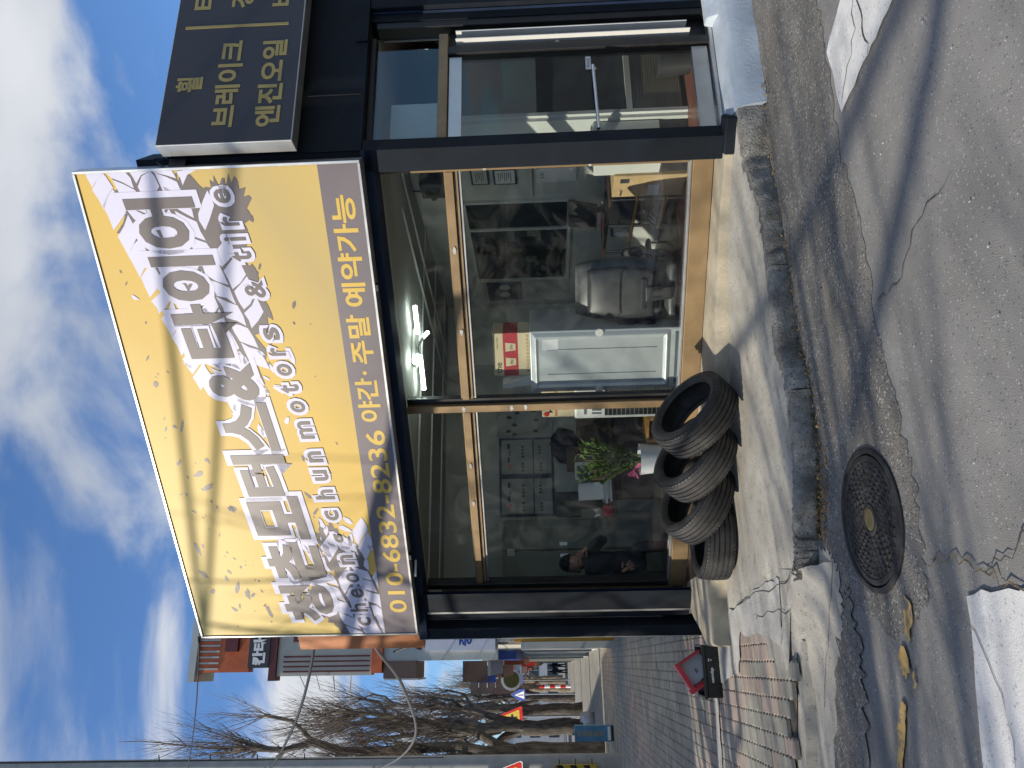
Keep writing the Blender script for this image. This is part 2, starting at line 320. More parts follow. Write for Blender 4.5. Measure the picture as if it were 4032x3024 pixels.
def text(body, name, m, parent, P, right, up, width=None, height=None, bold=0.0, shear=0.0, out=None, align='C'):
    key = (body, bold)
    if key not in _tc:
        cu = bpy.data.curves.new('lettering', 'FONT'); cu.body = body; cu.offset = bold; cu.resolution_u = 3
        ob = bpy.data.objects.new('lettering', cu); COL.objects.link(ob); bpy.context.view_layer.update()
        dg = bpy.context.evaluated_depsgraph_get(); me = bpy.data.meshes.new_from_object(ob.evaluated_get(dg), depsgraph=dg)
        vs = [v.co.copy() for v in me.vertices]; fs = [tuple(p.vertices) for p in me.polygons]
        bpy.data.objects.remove(ob); bpy.data.curves.remove(cu); bpy.data.meshes.remove(me); _tc[key] = (vs, fs)
    vs, fs = _tc[key]
    x0 = min(v.x for v in vs); x1 = max(v.x for v in vs); y0 = min(v.y for v in vs); y1 = max(v.y for v in vs)
    sx = width / (x1 - x0) if width else None; sy = height / (y1 - y0) if height else None
    sx = sx or sy; sy = sy or sx
    cx = (x0 + x1) / 2 if align == 'C' else x0; cy = (y0 + y1) / 2
    right = Vector(right); up = Vector(up); P = Vector(P); mb = MB()
    mb.add([P + right * ((v.x - cx) * sx) + up * ((v.y - cy) * sy + shear * (v.x - cx) * sx) for v in vs], fs)
    return mb.build(name, m, parent, recalc=False)

# ------------------------------------------------------------------ frames of the corner building
C0 = Vector((1.7926, 5.5064, 0)); S_ = Vector((-0.9063, 0.4226, 0)); NN = Vector((-0.4226, -0.9063, 0))
K_ = Vector((1.729, 5.536, 0)); T_ = Vector((0.9397, 0.342, 0)); MM = Vector((0.342, -0.9397, 0))
ST = Vector((-0.342, 0.9397, 0)); WW = Vector((-0.9397, -0.342, 0))
L0 = Vector((-2.20, 7.37, 0))
Z = Vector((0, 0, 1))
def CH(s, o, z): return C0 + S_ * s + NN * o + Z * z          # chamfer wall: s to the left, o outward
def DW(d, o, z): return K_ + T_ * d + MM * o + Z * z          # door wall: d to the right, o outward
def SW(a, b, z): return L0 + ST * a + WW * b + Z * z          # along the street, b outward from the building line
RM = (T_, ST)
def RO(t, q, z): return K_ + T_ * t + ST * q + Z * z          # room: t right, q deep
SR = -S_                                                       # to the right along the chamfer wall
rnd = random.Random(7)
# ================================================================== GROUND
MB().poly([W(-900, -900, -0.02), W(900, -900, -0.02), W(900, 900, -0.02), W(-900, 900, -0.02)]).build('ground', 'asphalt_dark', kind='structure')
MB().poly([W(-140, -60, 0), W(60, -60, 0), W(60, 60, 0), W(20, 200, 0), W(-140, 200, 0)]).build('road', 'asphalt', kind='structure')
KERB = [(2.02, 5.47), (1.89, 5.44), (1.50, 5.40), (1.15, 5.20), (0.71, 5.06), (0.21, 4.90), (-0.09, 4.70), (-0.40, 4.62), (-0.64, 4.62), (-0.95, 4.64), (-1.20, 4.64)]
# coarse patched asphalt along the kerb
seam = [(3.6, 4.9), (2.11, 4.39), (1.69, 4.26), (1.19, 4.12), (0.7, 3.88), (0.14, 3.70), (-0.06, 3.60), (-0.30, 3.50), (-0.41, 3.42), (-0.70, 3.36), (-0.94, 3.31), (-1.25, 3.62), (-1.20, 4.10), (-1.05, 4.40), (-1.2, 4.75), (0.3, 5.1), (1.6, 5.6), (3.6, 6.3)]
def jag(pts, amp, seed, sub=4, closed=True):
    r = random.Random(seed); o = []; n = len(pts)
    for i in range(n if closed else n - 1):
        a = Vector(pts[i]).to_2d() if len(pts[i]) > 2 else Vector(pts[i]); b = Vector(pts[(i + 1) % n])
        for k in range(sub):
            p = a.lerp(b, k / sub); d = (b - a).normalized() if (b - a).length > 0 else Vector((1, 0)); nrm = Vector((-d.y, d.x))
            o.append(p + nrm * r.uniform(-amp, amp) * (0.4 if k == 0 else 1))
    if not closed: o.append(Vector(pts[-1]))
    return o
def sheet(pts, z): return MB().poly([W(p[0], p[1], z) for p in pts])
sheet(jag(seam, 0.03, 3, 8), 0.003).build('road_repair', 'asphalt_coarse', kind='structure')
sheet(jag([(-1.30, 4.28), (-1.60, 4.36), (-2.4, 4.42), (-3.4, 4.45), (-3.4, 4.02), (-2.2, 3.95), (-1.60, 4.00), (-1.30, 4.07), (-1.12, 4.18)], 0.05, 5, 10), 0.010).build('tar_patch', 'asphalt_coarse', kind='structure')
sheet(jag([(-1.03, 4.60), (-1.9, 4.80), (-3.4, 5.0), (-3.4, 4.44), (-2.2, 4.38), (-1.60, 4.34), (-1.30, 4.26), (-1.08, 4.30), (-0.98, 4.44)], 0.03, 6, 10), 0.008).build('gutter_apron', 'concrete', kind='structure')
# painted markings
cwl = jag([(-0.86, 3.0), (-0.72, 2.62), (-0.55, 2.2), (-3.0, 2.35), (-3.2, 2.80), (-1.6, 2.88)], 0.018, 11, 7)
sheet(cwl, 0.012).build('crosswalk_marking', 'road_white', kind='structure')
sheet(jag([(1.36, 4.06), (1.75, 4.24), (1.95, 4.01), (3.4, 4.55), (3.4, 3.9), (1.64, 3.46), (1.52, 3.72)], 0.012, 12, 6), 0.013).build('crosswalk_marking', 'road_white', kind='structure')
yd = [[(-1.00, 3.525), (-1.03, 3.445), (-1.12, 3.455), (-1.20, 3.49), (-1.12, 3.525)], [(-1.25, 3.57), (-1.23, 3.53), (-1.33, 3.47), (-1.38, 3.52), (-1.35, 3.58)], [(-1.30, 3.44), (-1.38, 3.45), (-1.38, 3.42)], [(-1.52, 3.58), (-1.48, 3.52), (-1.60, 3.53), (-1.95, 3.60), (-1.98, 3.65), (-1.65, 3.62)]]
for i, q in enumerate(yd): sheet(jag(q, 0.014, 20 + i, 4), 0.0125 + 0.0005 * i).build('yellow_road_dash', 'road_yellow', kind='structure')
# cracks
def crack(pts, wd, z, seed, m='crack', name='crack', parent=None):
    r = random.Random(seed); c = jag(pts, 0.025, seed, 6, False); mb = MB(); n = len(c); Lf = []; Rt = []
    for i, p in enumerate(c):
        d = (c[min(i + 1, n - 1)] - c[max(i - 1, 0)]); d = d.normalized() if d.length else Vector((1, 0)); nr = Vector((-d.y, d.x)); h = wd * r.uniform(0.15, 0.6) * (0.4 if i in (0, n - 1) else 1)
        Lf.append(p + nr * h); Rt.append(p - nr * h)
    zf = z if callable(z) else (lambda p: z)
    v = [W(p.x, p.y, zf(p)) for p in Lf] + [W(p.x, p.y, zf(p)) for p in Rt]
    mb.add(v, [(i, i + 1, n + i + 1, n + i) for i in range(n - 1)]); return mb.build(name, m, parent, kind=None if parent else 'structure')
crack([(-0.80, 3.30), (-0.73, 3.11), (-0.73, 2.89), (-0.74, 2.72), (-0.70, 2.4)], 0.012, 0.016, 31, 'crack_soil', 'road_crack')
crack([(-0.73, 2.89), (-0.64, 2.70), (-0.40, 2.5)], 0.008, 0.0165, 32, 'crack', 'road_crack')
crack([(0.34, 3.73), (0.39, 3.51), (0.63, 3.31), (0.76, 3.05)], 0.006, 0.006, 33, 'crack', 'road_crack')
crack([(1.40, 4.05), (1.70, 3.85), (1.9, 3.9), (2.4, 3.95)], 0.005, 0.016, 35, 'crack', 'road_crack')
crack([(-0.95, 3.0), (-1.2, 2.75), (-1.7, 2.6), (-2.1, 2.5)], 0.004, 0.016, 36, 'crack', 'road_crack')
crack([(1.52, 3.72), (1.75, 3.78), (2.2, 4.1)], 0.010, 0.0165, 37, 'crack', 'road_crack')

# concrete forecourt (rises to the right towards the wall)
PL = [(4.42, 0.02), (4.20, 0.66), (3.96, 0.90), (3.72, 0.63), (2.6, 0.42), (1.79, 0.22), (1.47, 0.13), (1.07, 0.06), (0.69, 0.01), (0.05, 0.01)]
plw = [CH(s, o, 0) for s, o in PL]
def slabz(p):
    s = (Vector((p[0], p[1], 0)) - C0).dot(S_); o = (Vector((p[0], p[1], 0)) - C0).dot(NN)
    near = max(0.0, 1 - max(0, o) / 0.55); return 0.125 + 0.075 * near * max(0, min(1, (3.4 - s) / 3.0))
edge = [Vector(p) for p in KERB]
slab = MB(); rows = []
left_edge = [(-1.20, 4.62), (-1.31, 4.91), (-1.53, 5.54), (-1.79, 6.12), (-2.28, 6.66)]
outer = jag(KERB, 0.006, 41, 4, False) + jag([(-1.20, 4.64)] + left_edge[1:], 0.02, 42, 5, False)[1:]
inner = []
for i, p in enumerate(outer):
    f = i / (len(outer) - 1); s = 0.02 + f * 4.38; inner.append(Vector(CH(s, -0.02, 0)).to_2d())
M_ = 8; vs = []; fs = []
for i in range(len(outer)):
    for j in range(M_ + 1):
        p = outer[i].lerp(inner[i], j / M_); vs.append(W(p.x, p.y, slabz(p) - (0.012 if j == 0 else 0)))
for i in range(len(outer) - 1):
    for j in range(M_): a = i * (M_ + 1) + j; fs.append((a, a + 1, a + M_ + 2, a + M_ + 1))
n0 = len(vs)
for i, p in enumerate(outer): vs.append(W(p.x, p.y, -0.02))
for i in range(len(outer) - 1): fs.append((i * (M_ + 1), (i + 1) * (M_ + 1), n0 + i + 1, n0 + i))
slab.add(vs, fs); forecourt = slab.build('forecourt', 'concrete', kind='structure', smooth=True)
# worn kerb pieces standing along the forecourt edge, joints left open
def kerb_piece(pts, seed, name='kerb', zt=0.14):
    r = random.Random(seed); c = jag(pts, 0.006, seed, 14, False); n = len(c); prof = [(0.035, -0.02), (0.042, 0.03), (0.036, 0.075), (0.030, 0.105), (0.018, 0.121), (0.002, 0.127), (-0.04, 0.129), (-0.075, 0.122)]
    vs = []; k = len(prof); fs = []
    for i, p in enumerate(c):
        d = (c[min(i + 1, n - 1)] - c[max(i - 1, 0)]).normalized(); nr = Vector((-d.y, d.x)); 
        if nr.y > 0: nr = -nr
        for (o, z) in prof:
            q = p + nr * (o + r.uniform(-0.010, 0.006)); zz = z + (r.uniform(-0.012, 0.003) if z > 0.05 else 0) + (slabz(p) - 0.125 if z > 0.05 else 0)
            vs.append(W(q.x, q.y, zz))
    fs = [(i * k + j, i * k + j + 1, (i + 1) * k + j + 1, (i + 1) * k + j) for i in range(n - 1) for j in range(k - 1)]
    fs += [tuple(range(k)), tuple((n - 1) * k + j for j in range(k))[::-1]]
    return MB().add(vs, fs).build(name, 'concrete_kerb', None, kind='structure', smooth=True)
kerb_piece(KERB[1:5], 51); kerb_piece(KERB[4:7], 52); kerb_piece([(-0.10, 4.695)] + KERB[7:10], 53)
kerb_piece([(-0.965, 4.64), (-1.10, 4.64), (-1.22, 4.66)], 54)
rr_ = random.Random(57); rv = []; NR = 14; MR = 7
for i in range(NR + 1):
    f = i / NR; tp = Vector((-1.17, 4.70)).lerp(Vector((-1.72, 5.02)), f); bt = Vector((-1.05, 4.38)).lerp(Vector((-1.95, 4.58)), f)
    for j in range(MR + 1):
        g = j / MR; q = tp.lerp(bt, g); e = 0.5 - 0.5 * math.cos(math.pi * min(1, g * 1.1)); rv.append(W(q.x + rr_.uniform(-.012, .012), q.y + rr_.uniform(-.012, .012), 0.1305 - 0.119 * e + (rr_.uniform(-.006, .006) if 0 < j < MR else 0)))
MB().add(rv, [(i * (MR + 1) + j, i * (MR + 1) + j + 1, (i + 1) * (MR + 1) + j + 1, (i + 1) * (MR + 1) + j) for i in range(NR) for j in range(MR)]).build('kerb_ramp', 'concrete', kind='structure', smooth=True)
crack([(-1.15, 4.66), (-1.31, 4.91), (-1.53, 5.54), (-1.79, 6.12)], 0.010, lambda p: 0.131, 55, 'crack', 'forecourt_crack')
# fallen leaves and grit in the gutter
r = random.Random(61); mb = MB()
for k in range(420):
    t = r.random(); i = r.choice([0, 1, 2, 3, 4, 5, 6, 7, 8, 8, 8, 8, 8, 7, 7]); a = Vector(KERB[i]); b = Vector(KERB[i + 1]); p = a.lerp(b, t); q = p + Vector((r.gauss(0, 0.02), -abs(r.gauss(0.03, 0.05)) - 0.05))
    if i >= 7: q += Vector((0, -abs(r.gauss(0, 0.06))))
    s = r.uniform(0.004, 0.017); an = r.uniform(0, 6.28); z = 0.016 + r.random() * 0.012
    e1 = Vector((math.cos(an), math.sin(an), r.uniform(-.4, .4))) * s; e2 = Vector((-math.sin(an), math.cos(an), r.uniform(-.4, .4))) * s * 0.6; c = W(q.x, q.y, z)
    mb.poly([c - e1, c - e2, c + e1, c + e2])
mb.build('gutter_litter', 'dry_leaf', label='dry leaves and grit lying in the gutter by the kerb', cat='leaf litter', kind='stuff', recalc=False)
mb = MB(); r = random.Random(62)
for k in range(260):
    q = Vector((r.uniform(-2.6, 2.6), r.uniform(2.4, 4.6))); s = r.uniform(0.002, 0.0065); an = r.uniform(0, 6.28); c = W(q.x, q.y, 0.008)
    e1 = Vector((math.cos(an), math.sin(an), 0)) * s; e2 = Vector((-math.sin(an), math.cos(an), 0)) * s * r.uniform(.4, 1)
    mb.add([c - e1, c - e2, c + e1, c + e2, c + Vector((0, 0, s * .9))], [(0, 1, 4), (1, 2, 4), (2, 3, 4), (3, 0, 4)])
mb.build('road_grit', 'concrete_pale', label='small pale stones scattered over the asphalt', cat='gravel', kind='stuff')
mb = MB(); r = random.Random(63)
for k in range(500):
    i = r.choice([4, 5, 6, 7, 8, 8, 8]); p = Vector(KERB[i]).lerp(Vector(KERB[i + 1]), r.random()); c = W(p.x + r.gauss(0, .01), p.y - abs(r.gauss(0.055, 0.02)), 0.004); an = r.uniform(0, 6.28); h = r.uniform(0.008, 0.035)
    e = Vector((math.cos(an), math.sin(an), 0)) * 0.004; mb.poly([c - e, c + e, c + Vector((r.gauss(0, .012), r.gauss(0, .012), h))])
mb.build('gutter_moss', 'moss', label='moss and dry grass tufts growing at the foot of the kerb', cat='moss', kind='stuff', recalc=False)

# manhole
mc = Vector((-0.72, 3.86, 0.006)); mh = thing('manhole_cover', 'round cast iron manhole cover with a brass centre in the asphalt', 'manhole', mc)
MB().lathe(mc, Z, [(0.355, 0.0), (0.355, 0.008), (0.348, 0.012), (0.328, 0.012), (0.324, 0.004), (0.324, 0.0)], 64).build('frame_ring', 'cast_iron', mh, smooth=True)
MB().lathe(mc, Z, [(0.316, 0.0), (0.316, 0.007), (0.310, 0.009), (0.29, 0.009), (0.286, 0.004), (0.078, 0.004), (0.075, 0.010), (0.060, 0.010), (0.057, 0.004), (0.0, 0.004)], 64).build('cover_plate', 'cast_iron', mh, smooth=True)
MB().lathe(mc + Z * 0.004, Z, [(0.054, 0.0), (0.054, 0.004), (0.0, 0.004)], 32).build('centre_badge', 'brass_plate', mh, smooth=True)
mb = MB()
for rr, cnt, kind in ((0.275, 40, 0), (0.245, 34, 1), (0.215, 30, 0), (0.185, 26, 1), (0.155, 22, 0), (0.125, 18, 1), (0.098, 14, 0)):
    for k in range(cnt):
        a = 2 * math.pi * (k + 0.5 * kind) / cnt; da = 2 * math.pi / cnt * 0.30; h = 0.0105
        pts = [(rr - 0.009, a - da), (rr + 0.009, a - da), (rr + 0.009, a + da), (rr - 0.009, a + da)]
        lo = [mc + W(q * math.cos(t), q * math.sin(t), 0.0035) for q, t in pts]; hi = [mc + W(q * math.cos(t), q * math.sin(t), h) for q, t in [(rr - 0.006, a - da * .8), (rr + 0.006, a - da * .8), (rr + 0.006, a + da * .8), (rr - 0.006, a + da * .8)]]
        mb.add(lo + hi, [(4, 5, 6, 7), (0, 1, 5, 4), (1, 2, 6, 5), (2, 3, 7, 6), (3, 0, 4, 7)])
mb.build('tread_stud', 'cast_iron', mh, kind='stuff')
mb = MB()
for k in range(22):
    a = k * 0.9 + 0.2; rr = (0.262, 0.23, 0.17)[k % 3]; c = mc + W(rr * math.cos(a), rr * math.sin(a), 0.0112); mb.lathe(c, Z, [(0.009, 0), (0.0, 0.0002)], 10)
mb.build('lift_hole', 'rubber_inner', mh, kind='stuff')

# sidewalk of interlocking pavers
bed = [(-1.20, 4.66), (-1.62, 4.86), (-2.2, 4.90), (-3.2, 5.3)]
SWK = 3.45
far = SW(95, SWK, 0); farb = SW(95, 0, 0)
bedp = [W(-1.18, 4.68, 0.085), W(-1.7, 4.80, 0.085), W(-2.4, 4.88, 0.085), SW(-0.9, SWK, 0.085), SW(95, SWK, 0.085), SW(95, -0.6, 0.085), SW(0, -0.6, 0.085), W(-1.2, 6.9, 0.085)]
MB().poly(bedp).build('sidewalk', 'paver_bed', kind='structure'); sidewalk = bpy.data.objects['sidewalk']
def inside(p, poly):
    c = False; n = len(poly); j = n - 1
    for i in range(n):
        a = poly[i]; b = poly[j]
        if (a[1] > p[1]) != (b[1] > p[1]) and p[0] < (b[0] - a[0]) * (p[1] - a[1]) / (b[1] - a[1]) + a[0]: c = not c
        j = i
    return c
PW, PLN = 0.114, 0.226
def paver_mesh(z0=0.0, simple=False):
    hw = PW / 2 - 0.0042; hl = PLN / 2 - 0.0038; zig = []
    for k in range(7): zig.append((-hl + k * (2 * hl / 6), 0.0085 if k % 2 else -0.0085))
    outl = [(hw + zz, y) for y, zz in zig] + [(-hw + zz, y) for y, zz in reversed(zig)]
    n = len(outl)
    if simple: return [W(x, y, z0) for x, y in outl], [tuple(range(n))]
    ins = lambda x, y, d: (x - math.copysign(d, x), y - math.copysign(d, y) * (1 if abs(y) > hl * .9 else 0))
    vs = [W(x, y, -0.03) for x, y in outl] + [W(x, y, -0.004) for x, y in outl] + [W(*ins(x, y, 0.004), 0) for x, y in outl]
    fs = [(i, (i + 1) % n, n + (i + 1) % n, n + i) for i in range(n)] + [(n + i, n + (i + 1) % n, 2 * n + (i + 1) % n, 2 * n + i) for i in range(n)] + [tuple(range(2 * n, 3 * n))]
    return vs, fs
pv, pf = paver_mesh()
pm = {}
for mname in ('paver_pink', 'paver_grey'):
    me = bpy.data.meshes.new('paver'); me.from_pydata(pv, [], pf); me.materials.append(MATS[mname]); pm[mname] = me
forb = [(-1.20, 4.5), (-1.80, 4.80), (-1.84, 5.08), (-1.74, 5.45), (-1.85, 6.10), (-2.28, 6.66), (-2.05, 7.6), (0, 7.6), (0, 4.5)]
bedl = [(p.x, p.y) for p in bedp]
cells = []; r = random.Random(71)
for i in range(-6, 32):
    for j in range(-16, 110):
        b = i * PW + 0.06; a = j * PLN + (PLN / 2 if i % 2 else 0); p = SW(a, b, 0.12)
        if not inside((p.x, p.y), bedl) or inside((p.x, p.y), forb): continue
        if abs(p.x) / max(p.y, 0.1) > 0.62 or p.y > 24: continue
        cells.append((p.y, p, a, b))
cells.sort(key=lambda c: c[0])
rotp = Matrix((( -WW.x, ST.x, 0), (-WW.y, ST.y, 0), (0, 0, 1))).to_4x4()
restm = {'paver_pink': MB(), 'paver_grey': MB()}
for k, (yy, p, a, b) in enumerate(cells):
    nz = math.sin(a * 0.9 + 1.3) * 0.5 + math.sin(b * 2.3 + a * 0.31 + 2.0) * 0.6 + r.gauss(0, 0.35)
    pink = (nz > -0.15) if a < 1.2 else (nz > 0.75)
    if p.y < 5.4 and b < 1.0 and p.x > -2.4: pink = pink and r.random() < 0.35
    mname = 'paver_pink' if pink else 'paver_grey'; dz = r.gauss(0, 0.0018)
    tilt = Matrix.Rotation(r.gauss(0, 0.006), 4, 'X') @ Matrix.Rotation(r.gauss(0, 0.008), 4, 'Y')
    m4 = Matrix.Translation(p + Z * dz) @ rotp @ tilt
    if k < 300:
        o = bpy.data.objects.new('paver', pm[mname]); COL.objects.link(o); o.parent = sidewalk; o.matrix_local = Matrix.Translation(-WLOC['sidewalk']) @ m4
    else: restm[mname].add([m4 @ v for v in pv[14:]], [tuple(q - 14 for q in f) for f in pf[14:]])
for mname, mb in restm.items(): mb.build('paver', mname, sidewalk, kind='stuff', merge=False, recalc=False)
# the far pavement, too distant to tell the pavers apart
MB().poly([SW(16.2, 0, 0.118), SW(16.2, SWK, 0.118), SW(95, SWK, 0.118), SW(95, 0, 0.118)]).build('far_pavement', 'paver_grey', kind='structure')
# broken concrete patches over the pavers
sheet([(-1.18, 4.74), (-1.84, 4.86), (-1.90, 5.10), (-1.80, 5.45), (-1.92, 6.08), (-1.55, 6.0), (-1.28, 5.2)], 0.1235).build('concrete_patch', 'concrete', kind='structure')
sheet(jag([(-1.40, 5.3), (-1.30, 4.98), (-1.74, 4.98), (-1.80, 5.40), (-1.97, 6.04), (-2.33, 6.11), (-2.66, 6.80), (-2.35, 7.0), (-2.1, 6.7), (-1.79, 6.12)], 0.03, 81, 5), 0.1305).build('concrete_patch', 'concrete_pale', kind='structure')
sheet(jag([(-2.60, 6.92), (-3.0, 6.90), (-3.45, 6.80), (-3.9, 6.72), (-3.9, 6.88), (-3.4, 6.99), (-2.7, 7.06)], 0.02, 82, 5), 0.129).build('concrete_patch', 'concrete_pale', kind='structure')
crack([(-1.42, 4.74), (-1.70, 5.51), (-1.72, 5.6)], 0.008, 0.133, 83, 'crack', 'forecourt_crack')
# concrete edging between pavers and gutter
def edging(a, b, wd, z0, z1, seed):
    pts = jag([a, b], 0.006, seed, 6, False); d = (Vector(b) - Vector(a)).normalized(); nr = Vector((-d.y, d.x)); nr = nr if nr.y < 0 else -nr
    MB().prism([(p.x, p.y) for p in pts] + [((p + nr * wd).x, (p + nr * wd).y) for p in reversed(pts)], z0, z1).build('edging_stone', 'concrete', kind='structure')
edging((-1.60, 4.93), (-2.45, 4.95), 0.22, -0.02, 0.075, 91); edging((-2.455, 4.95), (-3.4, 5.0), 0.22, -0.02, 0.078, 92)
for k in range(24):
    a0 = -0.5 + k * 4.0; MB().box(SW, (a0, a0 + 3.985), (SWK, SWK + 0.16), (-0.02, 0.13)).build('kerb', 'concrete_pale', kind='structure')

# ================================================================== THE CORNER SHOP
shop = thing('corner_shop', 'single storey black corner tyre shop with glazed chamfered front', 'building', CH(2.2, 0, 0.13))
pl_in = [CH(0.05, -0.36, 0), CH(4.42, -0.36, 0)]
plp = [(p.x, p.y) for p in plw] + [(pl_in[0].x, pl_in[0].y), (pl_in[1].x, pl_in[1].y)]
def plinth():
    mb = MB(); pts = jag([(p.x, p.y) for p in plw], 0.006, 101, 5, False); n = len(pts); vs = []; r = random.Random(102)
    for i, p in enumerate(pts):
        q = pts[i]; d = (pts[min(i + 1, n - 1)] - pts[max(i - 1, 0)]).normalized(); nr = Vector((-d.y, d.x)); nr = -nr if nr.dot(NN.to_2d()) < 0 else nr
        for o, z in ((0.035, 0.05), (0.022, 0.16), (0.012, 0.235), (0.0, 0.255), (-0.03, 0.262)):
            e = q + nr * (o + r.uniform(-.003, .003)); vs.append(W(e.x, e.y, z + r.uniform(-.003, .003)))
        f = i / (n - 1); s = PL[0][0] + (PL[-1][0] - PL[0][0]) * f; vs.append(CH(s, -0.40, 0.272))
    k = 6; fs = [(i * k + j, i * k + j + 1, (i + 1) * k + j + 1, (i + 1) * k + j) for i in range(n - 1) for j in range(k - 1)]
    return mb.add(vs, fs)
plinth().build('plinth', 'concrete_plinth', shop, smooth=True)
# black painted block under the corner post
MB().box(CH, (-0.06, 0.20), (-0.12, 0.055), (0.12, 0.268)).build('post_base', 'black_steel', shop, bevel=0.012)
FP = -0.30                                     # plane of the window frame
HZ = 2.80
# corner post: two flats meeting at the building corner
mb = MB(); mb.box(CH, (0.068, 0.235), (-0.26, 0.0), (0.262, HZ + 0.06)); mb.build('corner_post', 'black_steel', shop, bevel=0.006)
MB().box(DW, (-0.004, 0.092), (-0.20, -0.003), (0.262, 2.87)).build('corner_post', 'black_steel', shop, bevel=0.006)
def CHs(s, o, z): return CH(s - o, o, z)                     # follows the street wall direction
MB().box(CHs, (4.155, 4.375), (-0.34, 0.0), (0.262, HZ + 0.06)).build('end_post', 'black_steel', shop, bevel=0.006)
MB().box(CHs, (4.118, 4.152), (-0.30, -0.05), (0.262, HZ)).build('shutter_guide', 'navy_steel', shop, bevel=0.004)
MB().box(CHs, (4.377, 4.396), (-0.30, -0.02), (0.262, HZ - 0.02)).build('edge_trim', 'alum', shop)
MB().box(CHs, (4.398, 4.450), (-0.36, -0.06), (0.262, HZ)).build('side_post', 'black_steel', shop, bevel=0.004)
MB().box(CHs, (4.452, 4.460), (-0.40, -0.12), (0.5, HZ)).build('edge_trim', 'alum', shop)
MB().box(CHs, (4.462, 4.520), (-0.62, -0.30), (0.9, HZ)).build('side_post', 'black_steel', shop, bevel=0.004)
MB().box(CH, (4.60, 4.735), (-0.18, -0.02), (0.12, HZ + 0.05)).build('side_post', 'black_steel', shop, bevel=0.004)
MB().box(CH, (4.738, 4.748), (-0.19, -0.03), (0.12, HZ + 0.05)).build('edge_trim', 'alum', shop)
for z in (1.95, 2.42): MB().box(CH, (4.75, 4.785), (-0.12, -0.09), (z, z + 0.03)).build('bracket', 'black_frame', shop)
# header over the window and the black wall behind the signs
MB().box(CH, (0.07, 4.72), (-0.20, 0.0), (HZ, 2.885)).build('header_beam', 'navy_steel', shop, bevel=0.004)
MB().box(CH, (0.07, 4.50), (-0.34, -0.202), (HZ + 0.02, 2.885)).build('header_beam', 'navy_steel', shop, bevel=0.004)
MB().box(CH, (0.075, 4.50), (-0.30, -0.01), (2.888, 4.55)).build('parapet_wall', 'black_steel', shop)
MB().box(DW, (0.0, 7.0), (-0.22, 0.0), (2.873, 4.27)).build('parapet_wall', 'black_steel', shop)
MB().box(DW, (-0.012, 7.02), (-0.24, 0.016), (4.272, 4.30)).build('coping', 'black_steel', shop)
MB().box(DW, (0.50, 0.506), (0.001, 0.006), (2.9, 3.3)).build('panel_seam', 'black_frame', shop)
MB().box(DW, (1.0, 7.0), (0.001, 0.012), (2.872, 2.965)).build('fascia_trim', 'black_steel', shop)
# solid shell: roof, back and side walls
shellp = [CH(0.1, -0.36, 0), CH(4.3, -0.36, 0), SW(0.4, -0.25, 0), SW(8.6, -0.25, 0), SW(8.6, -8.5, 0), DW(7.0, -0.25, 0), DW(0.1, -0.25, 0)]
sp = [(p.x, p.y) for p in shellp]
MB().prism(sp, 2.90, 3.02).build('roof', 'concrete', shop)
MB().prism(sp, 2.84, 2.895).build('ceiling', 'plaster_ceiling', shop)
MB().prism(sp, 0.05, 0.268).build('shop_floor', 'floor_red', shop)
MB().box(SW, (0.45, 8.6), (-0.28, -0.14), (0.1, 3.0)).build('street_wall', 'plaster', shop)
MB().box(SW, (0.30, 8.6), (-0.26, -0.135), (3.03, 3.9)).build('street_fascia', 'black_steel', shop)
MB().box(RO, (-2.8, 7), (7.0, 7.2), (0.1, 2.9)).build('rear_wall', 'plaster', shop)
MB().box(DW, (1.25, 7.0), (-0.24, -0.06), (0.1, 2.87)).build('door_wall', 'black_steel', shop)

# window frame on the chamfer
def fr(name, s, o, z, m='bronze', bev=0.004): return MB().box(CH, s, o, z).build(name, m, shop, bevel=bev)
fr('window_sill', (0.24, 4.30), (FP - 0.03, FP + 0.075), (0.272, 0.425))
fr('sill_lip', (0.24, 4.30), (FP - 0.02, FP + 0.05), (0.427, 0.448), 'alum')
fr('window_jamb', (0.238, 0.288), (FP - 0.05, FP + 0.06), (0.45, HZ))
fr('window_jamb', (4.245, 4.305), (FP - 0.05, FP + 0.06), (0.45, HZ), 'black_frame')
fr('window_jamb', (4.31, 4.345), (FP - 0.03, FP + 0.05), (0.30, 2.66), 'bronze')
fr('mullion', (2.235, 2.285), (FP - 0.05, FP + 0.02), (0.45, HZ), 'black_frame')
fr('mullion', (2.288, 2.355), (FP - 0.05, FP + 0.06), (0.45, HZ))
for a, b in ((0.29, 2.233), (2.357, 4.243)):
    fr('transom_bar', (a, b), (FP - 0.04, FP + 0.055), (2.245, 2.305))
    fr('transom_bar', (a, b), (FP - 0.045, FP + 0.03), (2.212, 2.236), 'bronze', 0.002)
    fr('glazing_bead', (a, b), (FP - 0.03, FP + 0.015), (2.190, 2.206), 'alum', 0.0)
    fr('glazing_bead', (a, b), (FP - 0.03, FP + 0.02), (2.306, 2.320), 'bronze', 0.0)
for a, b, z0, z1 in ((0.29, 2.233, 0.45, 2.19), (2.357, 4.243, 0.45, 2.19), (0.29, 2.233, 2.32, HZ), (2.357, 4.243, 2.32, HZ)):
    MB().box(CH, (a, b), (FP - 0.006, FP), (z0, z1)).build('window_pane', 'pane', shop)
mb = MB(); r = random.Random(111)
for s, z in ((0.9, 2.276), (1.6, 2.27), (2.32, 2.30), (2.32, 1.88), (2.32, 1.76), (2.9, 2.28), (3.3, 2.278), (0.262, 2.0), (0.262, 1.2)):
    pts = [CH(s + r.uniform(.6, 1) * 0.035 * math.cos(t), FP + 0.0635, z + r.uniform(.6, 1) * 0.018 * math.sin(t)) for t in [k * 0.7 for k in range(9)]]; mb.poly(pts)
mb.build('putty_patch', 'putty', shop, recalc=False, kind='stuff')

